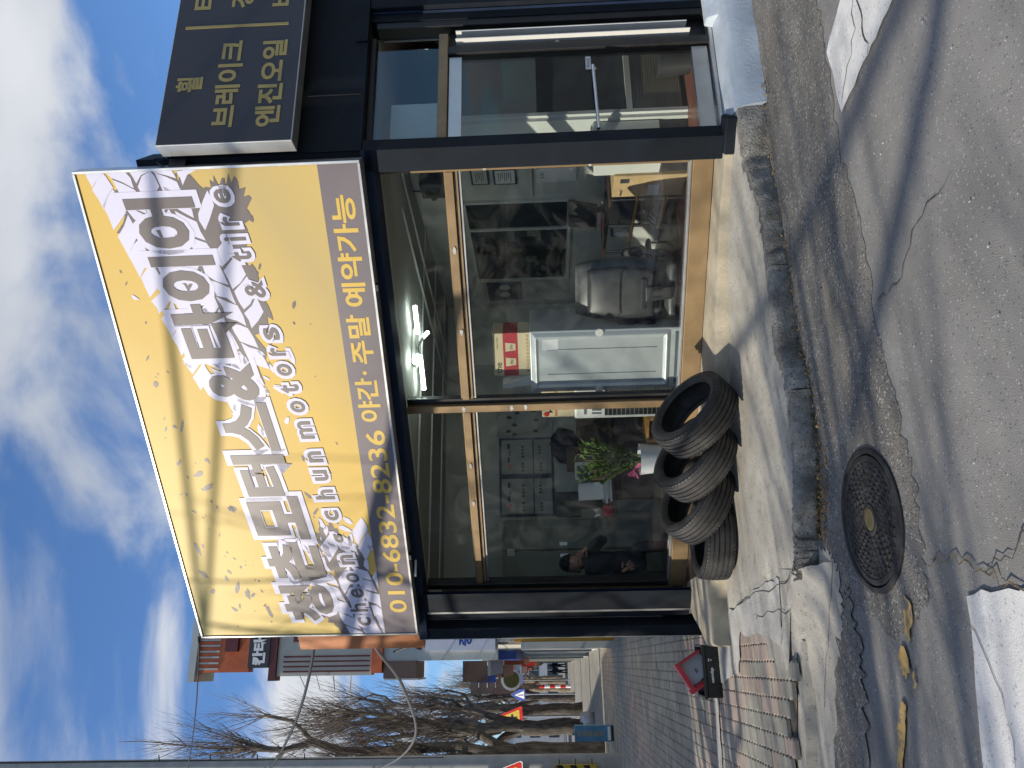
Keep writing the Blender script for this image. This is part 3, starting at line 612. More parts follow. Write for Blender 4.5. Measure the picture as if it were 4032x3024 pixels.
# door wall
def dr(name, d, o, z, m='black_frame', bev=0.004, parent=None): return MB().box(DW, d, o, z).build(name, m, parent or shop, bevel=bev)
DO = -0.12
dr('door_head', (0.094, 1.12), (DO - 0.06, DO + 0.03), (2.83, 2.871))
dr('transom_rail', (0.094, 1.12), (DO - 0.06, DO + 0.045), (2.262, 2.335), 'bronze')
dr('transom_pane', (0.095, 1.02), (DO - 0.01, DO - 0.004), (2.336, 2.829), 'pane_clean', 0)
dr('door_jamb', (0.915, 0.985), (DO - 0.06, DO + 0.05), (0.262, 2.26))
dr('door_jamb', (1.19, 1.27), (DO - 0.06, DO + 0.05), (0.262, 2.83))
dr('sliding_panel', (0.987, 1.19), (DO - 0.05, DO - 0.03), (0.262, 2.26), 'black_frame', 0)
dr('guide_rail', (1.020, 1.030), (DO - 0.03, DO + 0.085), (0.40, 2.20), 'alum_white', 0.002)
dr('guide_rail', (1.100, 1.110), (DO - 0.03, DO + 0.080), (0.42, 2.20), 'alum_white', 0.002)
dr('rail_catch', (1.00, 1.125), (DO - 0.02, DO + 0.03), (1.40, 1.43), 'alum', 0.003)
dr('transom_board', (0.10, 0.66), (-0.34, -0.32), (2.30, 2.74), 'plaster', 0)
dr('threshold', (0.094, 1.25), (DO - 0.07, DO + 0.07), (0.235, 0.262), 'alum')
dr('right_pier', (1.335, 1.62), (-0.26, -0.002), (0.20, 2.872), 'black_steel', 0.006)
dr('right_pier', (1.318, 1.333), (-0.26, -0.04), (0.20, 2.872), 'navy_steel', 0.003)
door = thing('glass_door', 'glass door with silver rails and long chrome handle beside the black corner post', 'door', DW(0.5, DO, 0.262))
dr('top_rail', (0.11, 0.905), (DO - 0.022, DO + 0.022), (2.155, 2.255), 'alum', 0.003, door)
dr('bottom_rail', (0.11, 0.905), (DO - 0.022, DO + 0.022), (0.275, 0.395), 'alum', 0.003, door)
dr('door_pane', (0.11, 0.905), (DO - 0.006, DO + 0.006), (0.396, 2.154), 'pane_clean', 0, door)
h0 = DW(0.15, DO + 0.06, 1.14); h1 = DW(0.73, DO + 0.06, 1.155)
hd = MB().tube([h0, h1], 0.013, 12).build('handle', 'chrome', door, smooth=True)
for q in (0.18, 0.70): MB().tube([DW(q, DO + 0.002, 1.14), DW(q, DO + 0.06, 1.14)], 0.010, 8).build('handle_mount', 'chrome', door, smooth=True)
MB().box(DW, (0.74, 0.86), (DO + 0.007, DO + 0.010), (1.165, 1.205)).build('push_plate', 'paper', door)
text('미시오', 'plate_lettering', 'ink', door, DW(0.80, DO + 0.0125, 1.185), T_, Z, 0.09, 0.028, 0.01)
# blue painted step in front of the door
mb = MB(); r = random.Random(121); n = 26; vs = []
for i in range(n + 1):
    d = 0.10 + i * (2.9 / n); j = r.uniform(-.004, .004); jf = r.uniform(-.012, .012)
    vs += [DW(d, 0.215 + jf, 0.0), DW(d, 0.205 + j, 0.10), DW(d, 0.185 + j, 0.175), DW(d, 0.165 + j, 0.195), DW(d, 0.02, 0.225), DW(d, -0.10, 0.236)]
fs = [(i * 6 + j, i * 6 + j + 1, (i + 1) * 6 + j + 1, (i + 1) * 6 + j) for i in range(n) for j in range(5)] + [tuple(range(6))]
mb.add(vs, fs).build('door_step', 'blue_paint', shop, smooth=True)
mb = MB(); mb.hexa([DW(1.02, 0.09, 0.20), DW(3.0, 0.09, 0.20), DW(1.02, -0.06, 0.20), DW(3.0, -0.06, 0.20), DW(1.05, 0.02, 0.285), DW(3.0, 0.02, 0.285), DW(1.05, -0.06, 0.29), DW(3.0, -0.06, 0.29)]); mb.build('step_ramp', 'blue_paint', shop, bevel=0.006)
# ================================================================== YELLOW SIGN
def gold_panel():
    m = bpy.data.materials.new('sign_gold_print'); m.use_nodes = True; t = m.node_tree; n = t.nodes; l = t.links; b = n['Principled BSDF']
    g = n.new('ShaderNodeNewGeometry')
    def dot(v, off):
        d = n.new('ShaderNodeVectorMath'); d.operation = 'DOT_PRODUCT'; d.inputs[1].default_value = v; l.new(g.outputs['Position'], d.inputs[0])
        a = n.new('ShaderNodeMath'); a.operation = 'SUBTRACT'; a.inputs[1].default_value = off; l.new(d.outputs['Value'], a.inputs[0]); return a.outputs[0]
    s = dot(tuple(S_), C0.dot(S_)); z = dot((0, 0, 1), 2.87)
    # printed metallic gold: soft diagonal waves
    a1 = n.new('ShaderNodeMath'); a1.operation = 'MULTIPLY_ADD'; a1.inputs[1].default_value = 0.55; l.new(z, a1.inputs[0]); 
    s2 = n.new('ShaderNodeMath'); s2.operation = 'MULTIPLY'; s2.inputs[1].default_value = 0.30; l.new(s, s2.inputs[0]); l.new(s2.outputs[0], a1.inputs[2])
    rp = n.new('ShaderNodeValToRGB'); e = rp.color_ramp.elements
    e[0].position = 0.0; e[0].color = (0.60, 0.43, 0.12, 1); e[1].position = 1.0; e[1].color = (0.63, 0.47, 0.15, 1)
    for p, c in ((0.22, (0.46, 0.345, 0.13)), (0.42, (0.62, 0.42, 0.085)), (0.62, (0.58, 0.39, 0.085)), (0.82, (0.65, 0.47, 0.13))):
        k = e.new(p); k.color = (*c, 1)
    dv = n.new('ShaderNodeMath'); dv.operation = 'MULTIPLY'; dv.inputs[1].default_value = 0.42; l.new(a1.outputs[0], dv.inputs[0]); l.new(dv.outputs[0], rp.inputs[0]); l.new(rp.outputs[0], b.inputs['Base Color'])
    b.inputs['Roughness'].default_value = 0.5; b.inputs['Specular IOR Level'].default_value = 0.42
    MATS['sign_gold_print'] = m
gold_panel()
SO = 0.12
sign = thing('shop_sign', 'large yellow lightbox sign with tyre tread print on the chamfered corner', 'sign', CH(2.3, SO, 2.87))
SL, SRt, SB, STp = 4.525, 0.125, 2.872, 4.965
def SG(p, q, k=0): return CH(SL - p, SO + 0.0015 * k, SB + q)         # p to the right, q up, k layers proud of the panel
MB().box(CH, (SRt, SL), (0.002, SO - 0.004), (SB, STp)).build('sign_box', 'alum', sign)
MB().poly([SG(0.012, 0.012), SG(4.388, 0.012), SG(4.388, STp - SB - 0.012), SG(0.012, STp - SB - 0.012)]).build('sign_panel', 'sign_gold_print', sign)
for nm, a, b in (('sign_edge', (SRt - 0.006, SRt + 0.014), (SB - 0.006, STp + 0.006)), ('sign_edge', (SL - 0.012, SL + 0.006), (SB - 0.006, STp + 0.006))):
    MB().box(CH, a, (0.0, SO + 0.012), b).build(nm, 'alum', sign, bevel=0.002)
for b in ((SB - 0.008, SB + 0.012), (STp - 0.012, STp + 0.008)): MB().box(CH, (SRt + 0.015, SL - 0.013), (0.0, SO + 0.012), b).build('sign_edge', 'alum', sign, bevel=0.002)
BQ = 0.305
MB().poly([SG(0.013, 0.013, 1.2), SG(4.386, 0.013, 1.2), SG(4.386, BQ, 1.2), SG(0.013, BQ, 1.2)]).build('phone_band', 'sign_band', sign)
# tyre track print: dark splash, pale tread blocks
r = random.Random(201)
def clipq(q): return max(BQ + 0.003, min(STp - SB - 0.014, q))
def clipp(p): return max(0.014, min(4.386, p))
def blob(cp, cq, rp, rq, n, amp, seed, rot=0.0):
    rr = random.Random(seed); o = []
    for i in range(n):
        a = 2 * math.pi * i / n; k = 1 + rr.uniform(-amp, amp); x = rp * k * math.cos(a); y = rq * k * math.sin(a)
        o.append((clipp(cp + x * math.cos(rot) - y * math.sin(rot)), clipq(cq + x * math.sin(rot) + y * math.cos(rot))))
    return o
mb = MB()
for i, (cp, cq, a, b, ro) in enumerate([(0.45, 0.50, 0.62, 0.20, 0.1), (0.95, 0.62, 0.35, 0.16, 0.3), (0.25, 0.72, 0.34, 0.14, 0.5), (3.75, 1.35, 0.70, 0.34, 0.3), (4.05, 1.55, 0.42, 0.30, 0.2), (3.25, 1.22, 0.55, 0.24, 0.25), (4.0, 1.02, 0.34, 0.14, -0.35), (3.45, 0.97, 0.40, 0.10, 0.2), (4.1, 1.05, 0.2, 0.12, 0)]):
    mb.poly([SG(p, q, 1.3 + 0.09 * i) for p, q in blob(cp, cq, a, b, 46, 0.22, 300 + i, ro)])
mb.build('print_splash', 'sign_print', sign, recalc=False, kind='stuff')
mb = MB(); th = math.atan2(1.18, 4.4)
def band(u, v): return (u * math.cos(th) - v * math.sin(th), 0.42 + u * math.sin(th) + v * math.cos(th))
ribs = [(-0.40, -0.25), (-0.225, -0.10), (-0.075, 0.075), (0.10, 0.225), (0.25, 0.40), (0.42, 0.55)]
for ri, (v0, v1) in enumerate(ribs):
    u = -0.2
    while u < 5.05:
        ln = r.uniform(0.13, 0.20); sk = (0.11 if ri % 2 else -0.11) + r.uniform(-.02, .02)
        c = band(u + ln / 2, (v0 + v1) / 2)
        dens = 1.0 if c[0] < 0.85 else (0.0 if 1.35 < c[0] < 2.35 else (0.35 if c[0] <= 1.35 else (0.45 if c[0] < 2.75 else 0.97)))
        if c[0] > 2.3 and v0 < -0.3: dens *= 0.6
        if c[0] < 1.2 and v0 > 0.2: dens *= 0.25
        if v0 > 0.4: dens = 0
        if v0 > 0.2 and c[0] < 3.0: dens *= 0.5
        if r.random() < dens:
            q4 = [(u, v0), (u + ln - 0.02, v0), (u + ln - 0.02 + sk, v1), (u + sk, v1)]
            pts = []
            for k in range(4):
                a, b = q4[k], q4[(k + 1) % 4]
                for f in (0.0, 0.5): pts.append((a[0] + (b[0] - a[0]) * f + r.uniform(-.012, .012), a[1] + (b[1] - a[1]) * f + r.uniform(-.010, .010)))
            P = [band(*p) for p in pts]
            P = [(clipp(a_), clipq(b_)) for a_, b_ in P]; ex = (max(q_[0] for q_ in P) - min(q_[0] for q_ in P), max(q_[1] for q_ in P) - min(q_[1] for q_ in P))
            if min(ex) > 0.02:
                mb.poly([SG(clipp(p[0]), clipq(p[1]), 2.6) for p in P])
        u += ln
for k in range(70):                                                 # torn pale flakes at the ends of the tracks
    side = r.random() < 0.45; cp = r.gauss(1.15, 0.22) if side else r.gauss(2.75, 0.28); cq = 0.42 + cp * 0.27 + r.gauss(0.02, 0.2); s = r.uniform(0.012, 0.05)
    mb.poly([SG(clipp(p), clipq(q), 2.6) for p, q in blob(cp, cq, s * 1.5, s * 0.6, 7, 0.5, 900 + k, r.uniform(-.3, 1))])
mb.build('print_tread', 'sign_lav', sign, recalc=False, kind='stuff')
mb = MB()
for k in range(190):                                                # ink drops
    cp = r.uniform(0.1, 4.2); off = abs(r.gauss(0.0, 0.42)) * r.choice((1, 1, -1)); cq = 0.95 + cp * 0.2 + off + (0.25 if off > 0 else -0.42)
    if not (BQ + 0.05 < cq < 1.95): continue
    s = r.choice((0.006, 0.008, 0.010, 0.014, 0.022, 0.034)); mb.poly([SG(clipp(p), clipq(q), 1.25) for p, q in blob(cp, cq, s * r.uniform(1, 2.2), s * 0.65, 9, 0.35, 1200 + k, r.uniform(-1.2, .9))])
mb.build('print_drops', 'sign_print', sign, recalc=False, kind='stuff')
# main line of lettering, each syllable stepping up to the right
SHR = 0.118
main = [('청', 4.13, 3.86, .43, .47), ('춘', 3.65, 3.91, .44, .50), ('모', 3.17, 3.985, .46, .47), ('터', 2.725, 4.035, .42, .46), ('스', 2.25, 4.075, .46, .42), ('&', 1.83, 4.13, .34, .40), ('타', 1.385, 4.235, .46, .50), ('이', 0.95, 4.30, .36, .50), ('어', 0.52, 4.37, .38, .52)]
for ch_, s, z, wd, hg in main:
    text(ch_, 'sign_outline', 'sign_lav', sign, CH(s, SO + 0.0055, z), SR, Z, wd + 0.10, hg + 0.10, 0.085, SHR)
    text(ch_, 'sign_letter', 'sign_print', sign, CH(s, SO + 0.0085, z), SR, Z, wd, hg, 0.046, SHR)
eng = [('c', 4.36, 3.36), ('h', 4.19, 3.40), ('e', 4.02, 3.385), ('o', 3.84, 3.405), ('n', 3.635, 3.43), ('g', 3.40, 3.43), ('c', 3.15, 3.50), ('h', 2.93, 3.535), ('u', 2.735, 3.535), ('n', 2.55, 3.56), ('m', 2.29, 3.60), ('o', 2.07, 3.63), ('t', 1.905, 3.67), ('o', 1.735, 3.685), ('r', 1.575, 3.71), ('s', 1.42, 3.735), ('&', 1.05, 3.80), ('t', 0.79, 3.85), ('i', 0.655, 3.875), ('r', 0.52, 3.88), ('e', 0.335, 3.905)]
size = {'h': (.098, .165), 't': (.075, .155), 'i': (.030, .165), 'g': (.105, .165), '&': (.14, .155), 'm': (.165, .115), 'r': (.07, .115)}
for ch_, s, z in eng:
    wd, hg = size.get(ch_, (.105, .122))
    text(ch_, 'sign_outline', 'sign_lav', sign, CH(s, SO + 0.0065, z), SR, Z, wd + 0.06, hg + 0.06, 0.085, 0.14)
    text(ch_, 'sign_letter', 'sign_print', sign, CH(s, SO + 0.0095, z), SR, Z, wd, hg, 0.018, 0.14)
for body, s, z, wd, hg, bd in (('010-6832-8236', 3.285, 3.02, 1.95, .165, 0.014), ('야간', 2.03, 3.035, .40, .185, .026), ('·', 1.785, 3.035, .035, .035, .02), ('주말', 1.495, 3.035, .42, .185, .026), ('예약가능', 0.79, 3.03, .86, .185, .026)):
    text(body, 'phone_lettering', 'sign_gold', sign, CH(s, SO + 0.0035, z), SR, Z, wd, hg, bd)
# bracket and wire hook on the upper left corner of the sign
MB().tube([CH(SL, SO - 0.02, STp + 0.01), CH(SL + 0.02, SO - 0.02, STp + 0.05), CH(SL + 0.07, SO, STp + 0.05)], 0.010, 6).build('wire_hook', 'black_frame', sign)
for s, z in ((1.05, SB - 0.03), (3.6, SB - 0.03)): MB().box(CH, (s, s + 0.05), (SO - 0.05, SO + 0.01), (z, z + 0.022)).build('clip', 'black_frame', sign)
# orange board on the street side, behind the sign
MB().box(CH, (4.62, 4.90), (-0.16, -0.08), (2.86, 4.12)).build('side_board', 'orange_board', None, label='orange painted board edge standing out left of the yellow sign', cat='board', bevel=0.004)

# ================================================================== DARK SIGN ABOVE THE DOOR
ds = thing('service_sign', 'dark navy sign box with gold service names above the glass door', 'sign', DW(1.2, 0.15, 3.31))
DSo = 0.20
MB().box(DW, (-0.045, 3.2), (0.075, DSo), (3.315, 4.297)).build('sign_box', 'alum', ds, bevel=0.004)
MB().box(DW, (-0.040, 3.19), (DSo + 0.001, DSo + 0.006), (3.325, 4.287)).build('sign_panel', 'sign_dark', ds)
for q in (0.3, 2.0): MB().box(DW, (q, q + 0.05), (0.0, 0.074), (3.5, 4.1)).build('bracket', 'black_frame', ds)
D2 = DSo + 0.0085
for body, d, z, wd, hg in (('휠', 0.475, 4.112, .135, .195), ('브레이크', 0.475, 3.825, .78, .185), ('엔진오일', 0.465, 3.508, .78, .185), ('타이어', 1.48, 4.09, .60, .185), ('경정비', 1.48, 3.80, .60, .185), ('배터리', 1.48, 3.49, .60, .185)):
    text(body, 'sign_letter', 'sign_gold_dull', ds, DW(d, D2, z), T_, Z, wd, hg, 0.03)
MB().box(DW, (0.998, 1.022), (DSo + 0.0062, D2), (3.425, 4.21)).build('divider_bar', 'sign_gold_dull', ds)
# metal bracket at the roof edge between the two signs
MB().tube([DW(-0.10, 0.03, 4.30), DW(-0.06, 0.03, 4.36), DW(-0.02, 0.03, 4.31), DW(-0.03, 0.04, 4.38)], 0.008, 5).build('roof_bracket', 'black_frame', shop)
MB().box(DW, (-0.12, -0.03), (-0.03, 0.03), (4.15, 4.272)).build('roof_bracket', 'black_frame', shop)
# ================================================================== INSIDE THE SHOP
FZ = 0.270
# partition wall on the right (runs back along the street direction) with a dark window, and the wall at the back
W1t = 0.95; WQ = 4.62
def rbox(name, m, a, b, c, parent=None, bev=0.0, **k): return MB().box(RO, a, b, c).build(name, m, parent, bevel=bev, **k)
rbox('partition_wall', 'plaster', (W1t, W1t + 0.08), (0.95, WQ), (FZ, 2.84), shop)
rbox('back_wall', 'plaster', (-2.85, 2.6), (WQ, WQ + 0.1), (FZ, 2.84), shop)
rbox('entrance_wall', 'plaster', (2.6, 2.7), (0.0, WQ), (FZ, 2.84), shop)
rbox('floor_board', 'floor_dark', (-2.8, 2.6), (1.9, WQ), (0.2685, 0.2705), shop)
pw = thing('partition_window', 'dark sliding window in the white partition behind the office chair', 'window', RO(W1t, 2.6, 1.28))
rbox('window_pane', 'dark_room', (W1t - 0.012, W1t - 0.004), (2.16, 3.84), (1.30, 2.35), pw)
for q in ((2.14, 2.17), (2.66, 2.70), (3.83, 3.87)): rbox('window_frame', 'alum_white', (W1t - 0.03, W1t - 0.001), q, (1.27, 2.38), pw)
for z in ((1.255, 1.285), (2.35, 2.38)): rbox('window_frame', 'alum_white', (W1t - 0.034, W1t - 0.002), (2.14, 3.87), z, pw)
mb = MB(); r = random.Random(401)
for k in range(16):
    q = r.uniform(2.2, 3.55); z = r.uniform(1.35, 2.2); mb = MB().box(RO, (W1t - 0.0145, W1t - 0.0125), (q, q + r.uniform(.08, .25)), (z, z + r.uniform(.04, .16))); mb.build('shelf_shape', r.choice(('fridge_dark', 'dark_room', 'locker')), pw)
MB().tube([RO(W1t - 0.02, 1.12, 1.66), RO(W1t - 0.02, 2.1, 1.66)], 0.012, 6).build('wall_conduit', 'alum_white', shop)
def frame_on_wall(name, label, cat, q0, q1, z0, z1, border, face, lines, group=None):
    t = thing(name, label, cat, RO(W1t, (q0 + q1) / 2, z0), group)
    rbox('border', border, (W1t - 0.018, W1t - 0.002), (q0, q1), (z0, z1), t)
    rbox('sheet', face, (W1t - 0.021, W1t - 0.0185), (q0 + 0.02, q1 - 0.02), (z0 + 0.02, z1 - 0.02), t)
    for i in range(lines):
        z = z1 - 0.05 - i * (z1 - z0 - 0.09) / max(1, lines); rbox('print_line', 'ink', (W1t - 0.0225, W1t - 0.0215), (q0 + 0.05, q1 - 0.05 - 0.03 * (i % 3)), (z - 0.006, z), t)
    return t
frame_on_wall('certificate', 'blue framed certificate with green tint on partition, upper of the two', 'certificate', 1.58, 1.84, 2.07, 2.25, 'poster_blue', 'paper_dim', 5)
frame_on_wall('certificate', 'blue framed certificate on the partition just above the wall calendar', 'certificate', 1.60, 1.85, 1.80, 2.03, 'poster_blue', 'paper', 7)
cal = frame_on_wall('wall_calendar', 'white wall calendar pinned on the partition above the cardboard box', 'calendar', 1.63, 1.84, 1.22, 1.61, 'paper', 'paper', 0)
text('6.10', 'calendar_lettering', 'ink', cal, RO(W1t - 0.023, 1.72, 1.55), -ST, Z, 0.09, 0.03, 0.01)
frame_on_wall('blue_poster', 'blue wall poster with pale car pictures behind the fridge', 'poster', 3.95, 4.42, 1.84, 2.27, 'poster_blue', 'poster_blue', 0)
bp = bpy.data.objects['blue_poster']
for q, z in ((4.05, 2.05), (4.25, 2.05)): MB().lathe(RO(W1t - 0.0225, q, z), -T_, [(0.07, 0), (0.0, 0.001)], 16).build('picture', 'paper_dim', bp)
# speaker, camera, ceiling rails and fluorescent lamp
sp_ = thing('wall_speaker', 'small black speaker under the ceiling beside the corner post', 'speaker', RO(0.86, 1.65, 2.48))
rbox('cabinet', 'plastic_black', (0.74, 0.93), (1.52, 1.76), (2.49, 2.72), sp_, 0.008); MB().lathe(RO(0.738, 1.64, 2.60), -T_, [(0.07, 0), (0.06, 0.006), (0.0, -0.002)], 20).build('cone', 'rubber', sp_, smooth=True)
cc = thing('ceiling_camera', 'small black security camera hanging on its cable near the speaker', 'camera', RO(0.88, 1.88, 2.6))
MB().tube([RO(0.90, 1.88, 2.66), RO(0.80, 1.84, 2.62)], 0.032, 12).build('camera_body', 'plastic_black', cc, smooth=True); MB().tube([RO(0.93, 1.90, 2.84), RO(0.90, 1.88, 2.66)], 0.008, 6).build('mount', 'plastic_black', cc)
for k, (a, b) in enumerate((((0.7, 1.0), (0.2, 4.5)), ((0.35, 1.3), (-0.2, 4.5)))):
    MB().tube([RO(a[0], a[1], 2.825), RO(b[0], b[1], 2.825)], 0.012, 6).build('ceiling_conduit', 'alum_white', shop)
for q in (2.6, 3.4, 4.2): rbox('ceiling_trim', 'alum_white', (-2.75, 0.94), (q, q + 0.03), (2.822, 2.838), shop)
lamp = thing('fluorescent_lamp', 'lit fluorescent ceiling lamp with four splayed tubes behind the glass', 'ceiling lamp', RO(-0.55, 2.2, 2.84))
lc = RO(-0.66, 2.16, 2.80)
MB().box(lambda a, b, c: lc + T_ * a + ST * b + Z * c, (-0.17, 0.17), (-0.09, 0.09), (0.0, 0.038)).build('lamp_base', 'alum_white', lamp, bevel=0.01)
for a, b in (((-0.40, 1.78), (-0.56, 2.02)), ((-0.33, 2.54), (-0.47, 2.33)), ((-0.93, 1.85), (-0.78, 2.06)), ((-0.99, 2.42), (-0.72, 2.20))):
    p0 = RO(a[0], a[1], 2.765); p1 = RO(b[0], b[1], 2.775); MB().tube([p0, p1], 0.019, 10).build('lamp_tube', 'tube', lamp, smooth=True); MB().tube([p1, lc + Z * 0.0], 0.013, 8).build('lamp_socket', 'plastic_white', lamp)
# ---- fridge seen from the back
FD = Vector((0.915, -0.40, 0)).normalized(); FN = Vector((FD.y, -FD.x, 0)); FN = FN if FN.y < 0 else -FN
f0 = CH(2.255, -0.40, 0)
def FR(a, o, z): return f0 + FD * a + FN * o + Z * z
fridge = thing('refrigerator', 'white refrigerator turned with its metal back to the window', 'refrigerator', FR(0.3, -0.3, FZ))
MB().box(FR, (0.0, 0.575), (-0.60, 0.0), (FZ, 1.708)).build('cabinet', 'fridge', fridge, bevel=0.012, seg=2)
def rim(a0, a1, z0, z1, d, w0):
    mb = MB(); o = 0.002
    outer = [(a0, z0), (a1, z0), (a1, z1), (a0, z1)]; inn = [(a0 + w0, z0 + w0), (a1 - w0, z0 + w0), (a1 - w0, z1 - w0), (a0 + w0, z1 - w0)]; in2 = [(a0 + 1.5 * w0, z0 + 1.5 * w0), (a1 - 1.5 * w0, z0 + 1.5 * w0), (a1 - 1.5 * w0, z1 - 1.5 * w0), (a0 + 1.5 * w0, z1 - 1.5 * w0)]
    vs = [FR(a, o, z) for a, z in outer] + [FR(a, o + d, z) for a, z in inn] + [FR(a, o + 0.004, z) for a, z in in2]
    fs = [(i, (i + 1) % 4, 4 + (i + 1) % 4, 4 + i) for i in range(4)] + [(4 + i, 4 + (i + 1) % 4, 8 + (i + 1) % 4, 8 + i) for i in range(4)] + [(8, 9, 10, 11)]
    return mb.add(vs, fs)
rim(0.02, 0.555, 0.50, 1.69, 0.022, 0.035).build('back_panel', 'fridge', fridge, bevel=0.01, seg=2)
for a in (0.17, 0.40): MB().tube([FR(a, 0.008, 0.62), FR(a, 0.008, 1.56)], 0.005, 6).build('panel_rib', 'fridge', fridge)
for a in (0.022, 0.553): MB().lathe(FR(a, 0.016, 1.11), FN, [(0.036, 0), (0.034, 0.010), (0.0, 0.012)], 18).build('screw_boss', 'alum_white', fridge, smooth=True)
MB().box(FR, (0.40, 0.50), (0.007, 0.009), (1.46, 1.60)).build('rating_label', 'paper', fridge)
MB().box(FR, (0.05, 0.53), (0.001, 0.008), (0.30, 0.46)).build('compressor_bay', 'fridge_dark', fridge)
# ---- paper cup carton on top
cup = thing('paper_cup_carton', 'cardboard paper cup carton with a red band on top of the refrigerator', 'box', FR(0.33, -0.2, 1.709))
def CU(a, o, z): return FR(0.135 + a, -0.09 + o, 1.709 + z)
MB().box(CU, (0.0, 0.40), (-0.28, 0.0), (0.0, 0.325)).build('carton', 'card_pale', cup, bevel=0.003)
MB().box(CU, (-0.001, 0.401), (-0.281, 0.001), (0.105, 0.235)).build('red_band', 'red_box', cup)
for a, rt in ((0.13, 0.25), (0.27, 0.0)):
    MB().hexa([CU(a - 0.030, 0.0015, 0.125), CU(a + 0.030, 0.0015, 0.125), CU(a - 0.030, 0.003, 0.125), CU(a + 0.030, 0.003, 0.125), CU(a - 0.042, 0.0015, 0.215), CU(a + 0.042, 0.0015, 0.215), CU(a - 0.042, 0.003, 0.215), CU(a + 0.042, 0.003, 0.215)]).build('cup_picture', 'card_pale', cup)
    text('the', 'carton_lettering', 'ink', cup, CU(a, 0.0042, 0.165), FD, Z, 0.045, 0.03)
text('the', 'carton_lettering', 'ink', cup, CU(0.075, 0.003, 0.28), FD, Z, 0.10, 0.055); text('Paper Cups', 'carton_lettering', 'ink', cup, CU(0.31, 0.003, 0.285), FD, Z, 0.10, 0.016)
for k in range(11): MB().box(CU, (0.03 + k * 0.033, 0.05 + k * 0.033), (0.0012, 0.0022), (0.012, 0.03)).build('print_mark', 'card', cup)
cb = thing('folded_board', 'pale folded board leaning beside the paper cup carton on the refrigerator', 'board', FR(0.1, -0.2, 1.709))
MB().hexa([FR(0.05, -0.06, 1.71), FR(0.135, -0.06, 1.71), FR(0.05, -0.2, 1.71), FR(0.135, -0.2, 1.71), FR(0.02, -0.06, 1.96), FR(0.06, -0.06, 1.96), FR(0.02, -0.2, 1.96), FR(0.06, -0.2, 1.96)]).build('board', 'paper_dim', cb)
# ---- office chair, back to the window
chc = CH(1.40, -0.60, 0); CD = Vector((0.92, -0.392, 0)).normalized(); CN = Vector((CD.y, -CD.x, 0)); CN = CN if CN.y < 0 else -CN
def CR(a, o, z): return chc + CD * a + CN * o + Z * z
oc = thing('office_chair', 'black leather office chair with its back to the window', 'chair', CR(0, 0, FZ))
def pad(frm, prof, name, m, par, thick, bul=0.03, n=14, k=10):
    """cushion: outline half widths along height, bulging towards +o"""
    vs = []; fs = []
    for side in (1, -1):
        for i in range(n + 1):
            z, hw, o = prof(i / n)
            for j in range(k + 1):
                x = -1 + 2 * j / k; e = (1 - abs(x) ** 3.2) * (1 - abs(2 * i / n - 1) ** 4); vs.append(frm(x * hw, o + side * (thick / 2 * (0.35 + 0.65 * e) + (bul * e if side > 0 else 0)), z))
    m1 = (n + 1) * (k + 1)
    for s_ in range(2):
        for i in range(n):
            for j in range(k): a = s_ * m1 + i * (k + 1) + j; fs.append((a, a + 1, a + k + 2, a + k + 1))
    for i in range(n):
        a = i * (k + 1); fs.append((a, a + k + 1, m1 + a + k + 1, m1 + a)); a += k; fs.append((a, a + k + 1, m1 + a + k + 1, m1 + a))
    for j in range(k): fs.append((j, j + 1, m1 + j + 1, m1 + j)); a = n * (k + 1) + j; fs.append((a, a + 1, m1 + a + 1, m1 + a))
    return MB().add(vs, fs).build(name, m, par, smooth='all')
pad(CR, lambda f: (0.56 + 0.74 * f, 0.285 - 0.045 * abs(2 * f - 0.75) ** 2, 0.02 - 0.10 * f), 'backrest', 'leather', oc, 0.13, 0.02)
pad(CR, lambda f: (0.64 + 0.56 * f, 0.225 - 0.03 * abs(2 * f - 1) ** 2, 0.115 - 0.08 * f), 'back_shell', 'plastic_black', oc, 0.045, 0.012)
MB().box(CR, (-0.19, 0.19), (0.118, 0.124), (0.928, 0.936)).build('shell_seam', 'rubber_inner', oc)
def CRh(a, o, z): return CR(a, -0.10 + o, 0)
vs = []
pad(lambda a, o, z: CR(a, z, 0.48 + o), lambda f: (-0.42 + 0.50 * f, 0.25 - 0.02 * abs(2 * f - 1) ** 3, 0.0), 'seat', 'leather', oc, 0.15, 0.01)
MB().hexa([CR(-0.13, 0.14, 0.70), CR(0.13, 0.14, 0.70), CR(-0.13, 0.10, 0.70), CR(0.13, 0.10, 0.70), CR(-0.14, 0.15, 0.76), CR(0.14, 0.15, 0.76), CR(-0.14, 0.09, 0.76), CR(0.14, 0.09, 0.76)]).build('crossbar', 'plastic_black', oc, bevel=0.018, seg=3)
MB().hexa([CR(-0.055, 0.13, 0.50), CR(0.055, 0.13, 0.50), CR(-0.055, 0.02, 0.44), CR(0.055, 0.02, 0.44), CR(-0.065, 0.155, 0.72), CR(0.065, 0.155, 0.72), CR(-0.065, 0.10, 0.72), CR(0.065, 0.10, 0.72)]).build('back_bracket', 'plastic_black', oc, bevel=0.012, seg=2)
for a in (-0.033, 0.033): MB().box(CR, (a - 0.008, a + 0.008), (0.148, 0.156), (0.585, 0.66)).build('bracket_slot', 'rubber_inner', oc)
MB().tube([CR(0, -0.16, 0.33), CR(0, -0.16, 0.45)], 0.03, 12).build('gas_lift', 'chrome', oc, smooth=True)
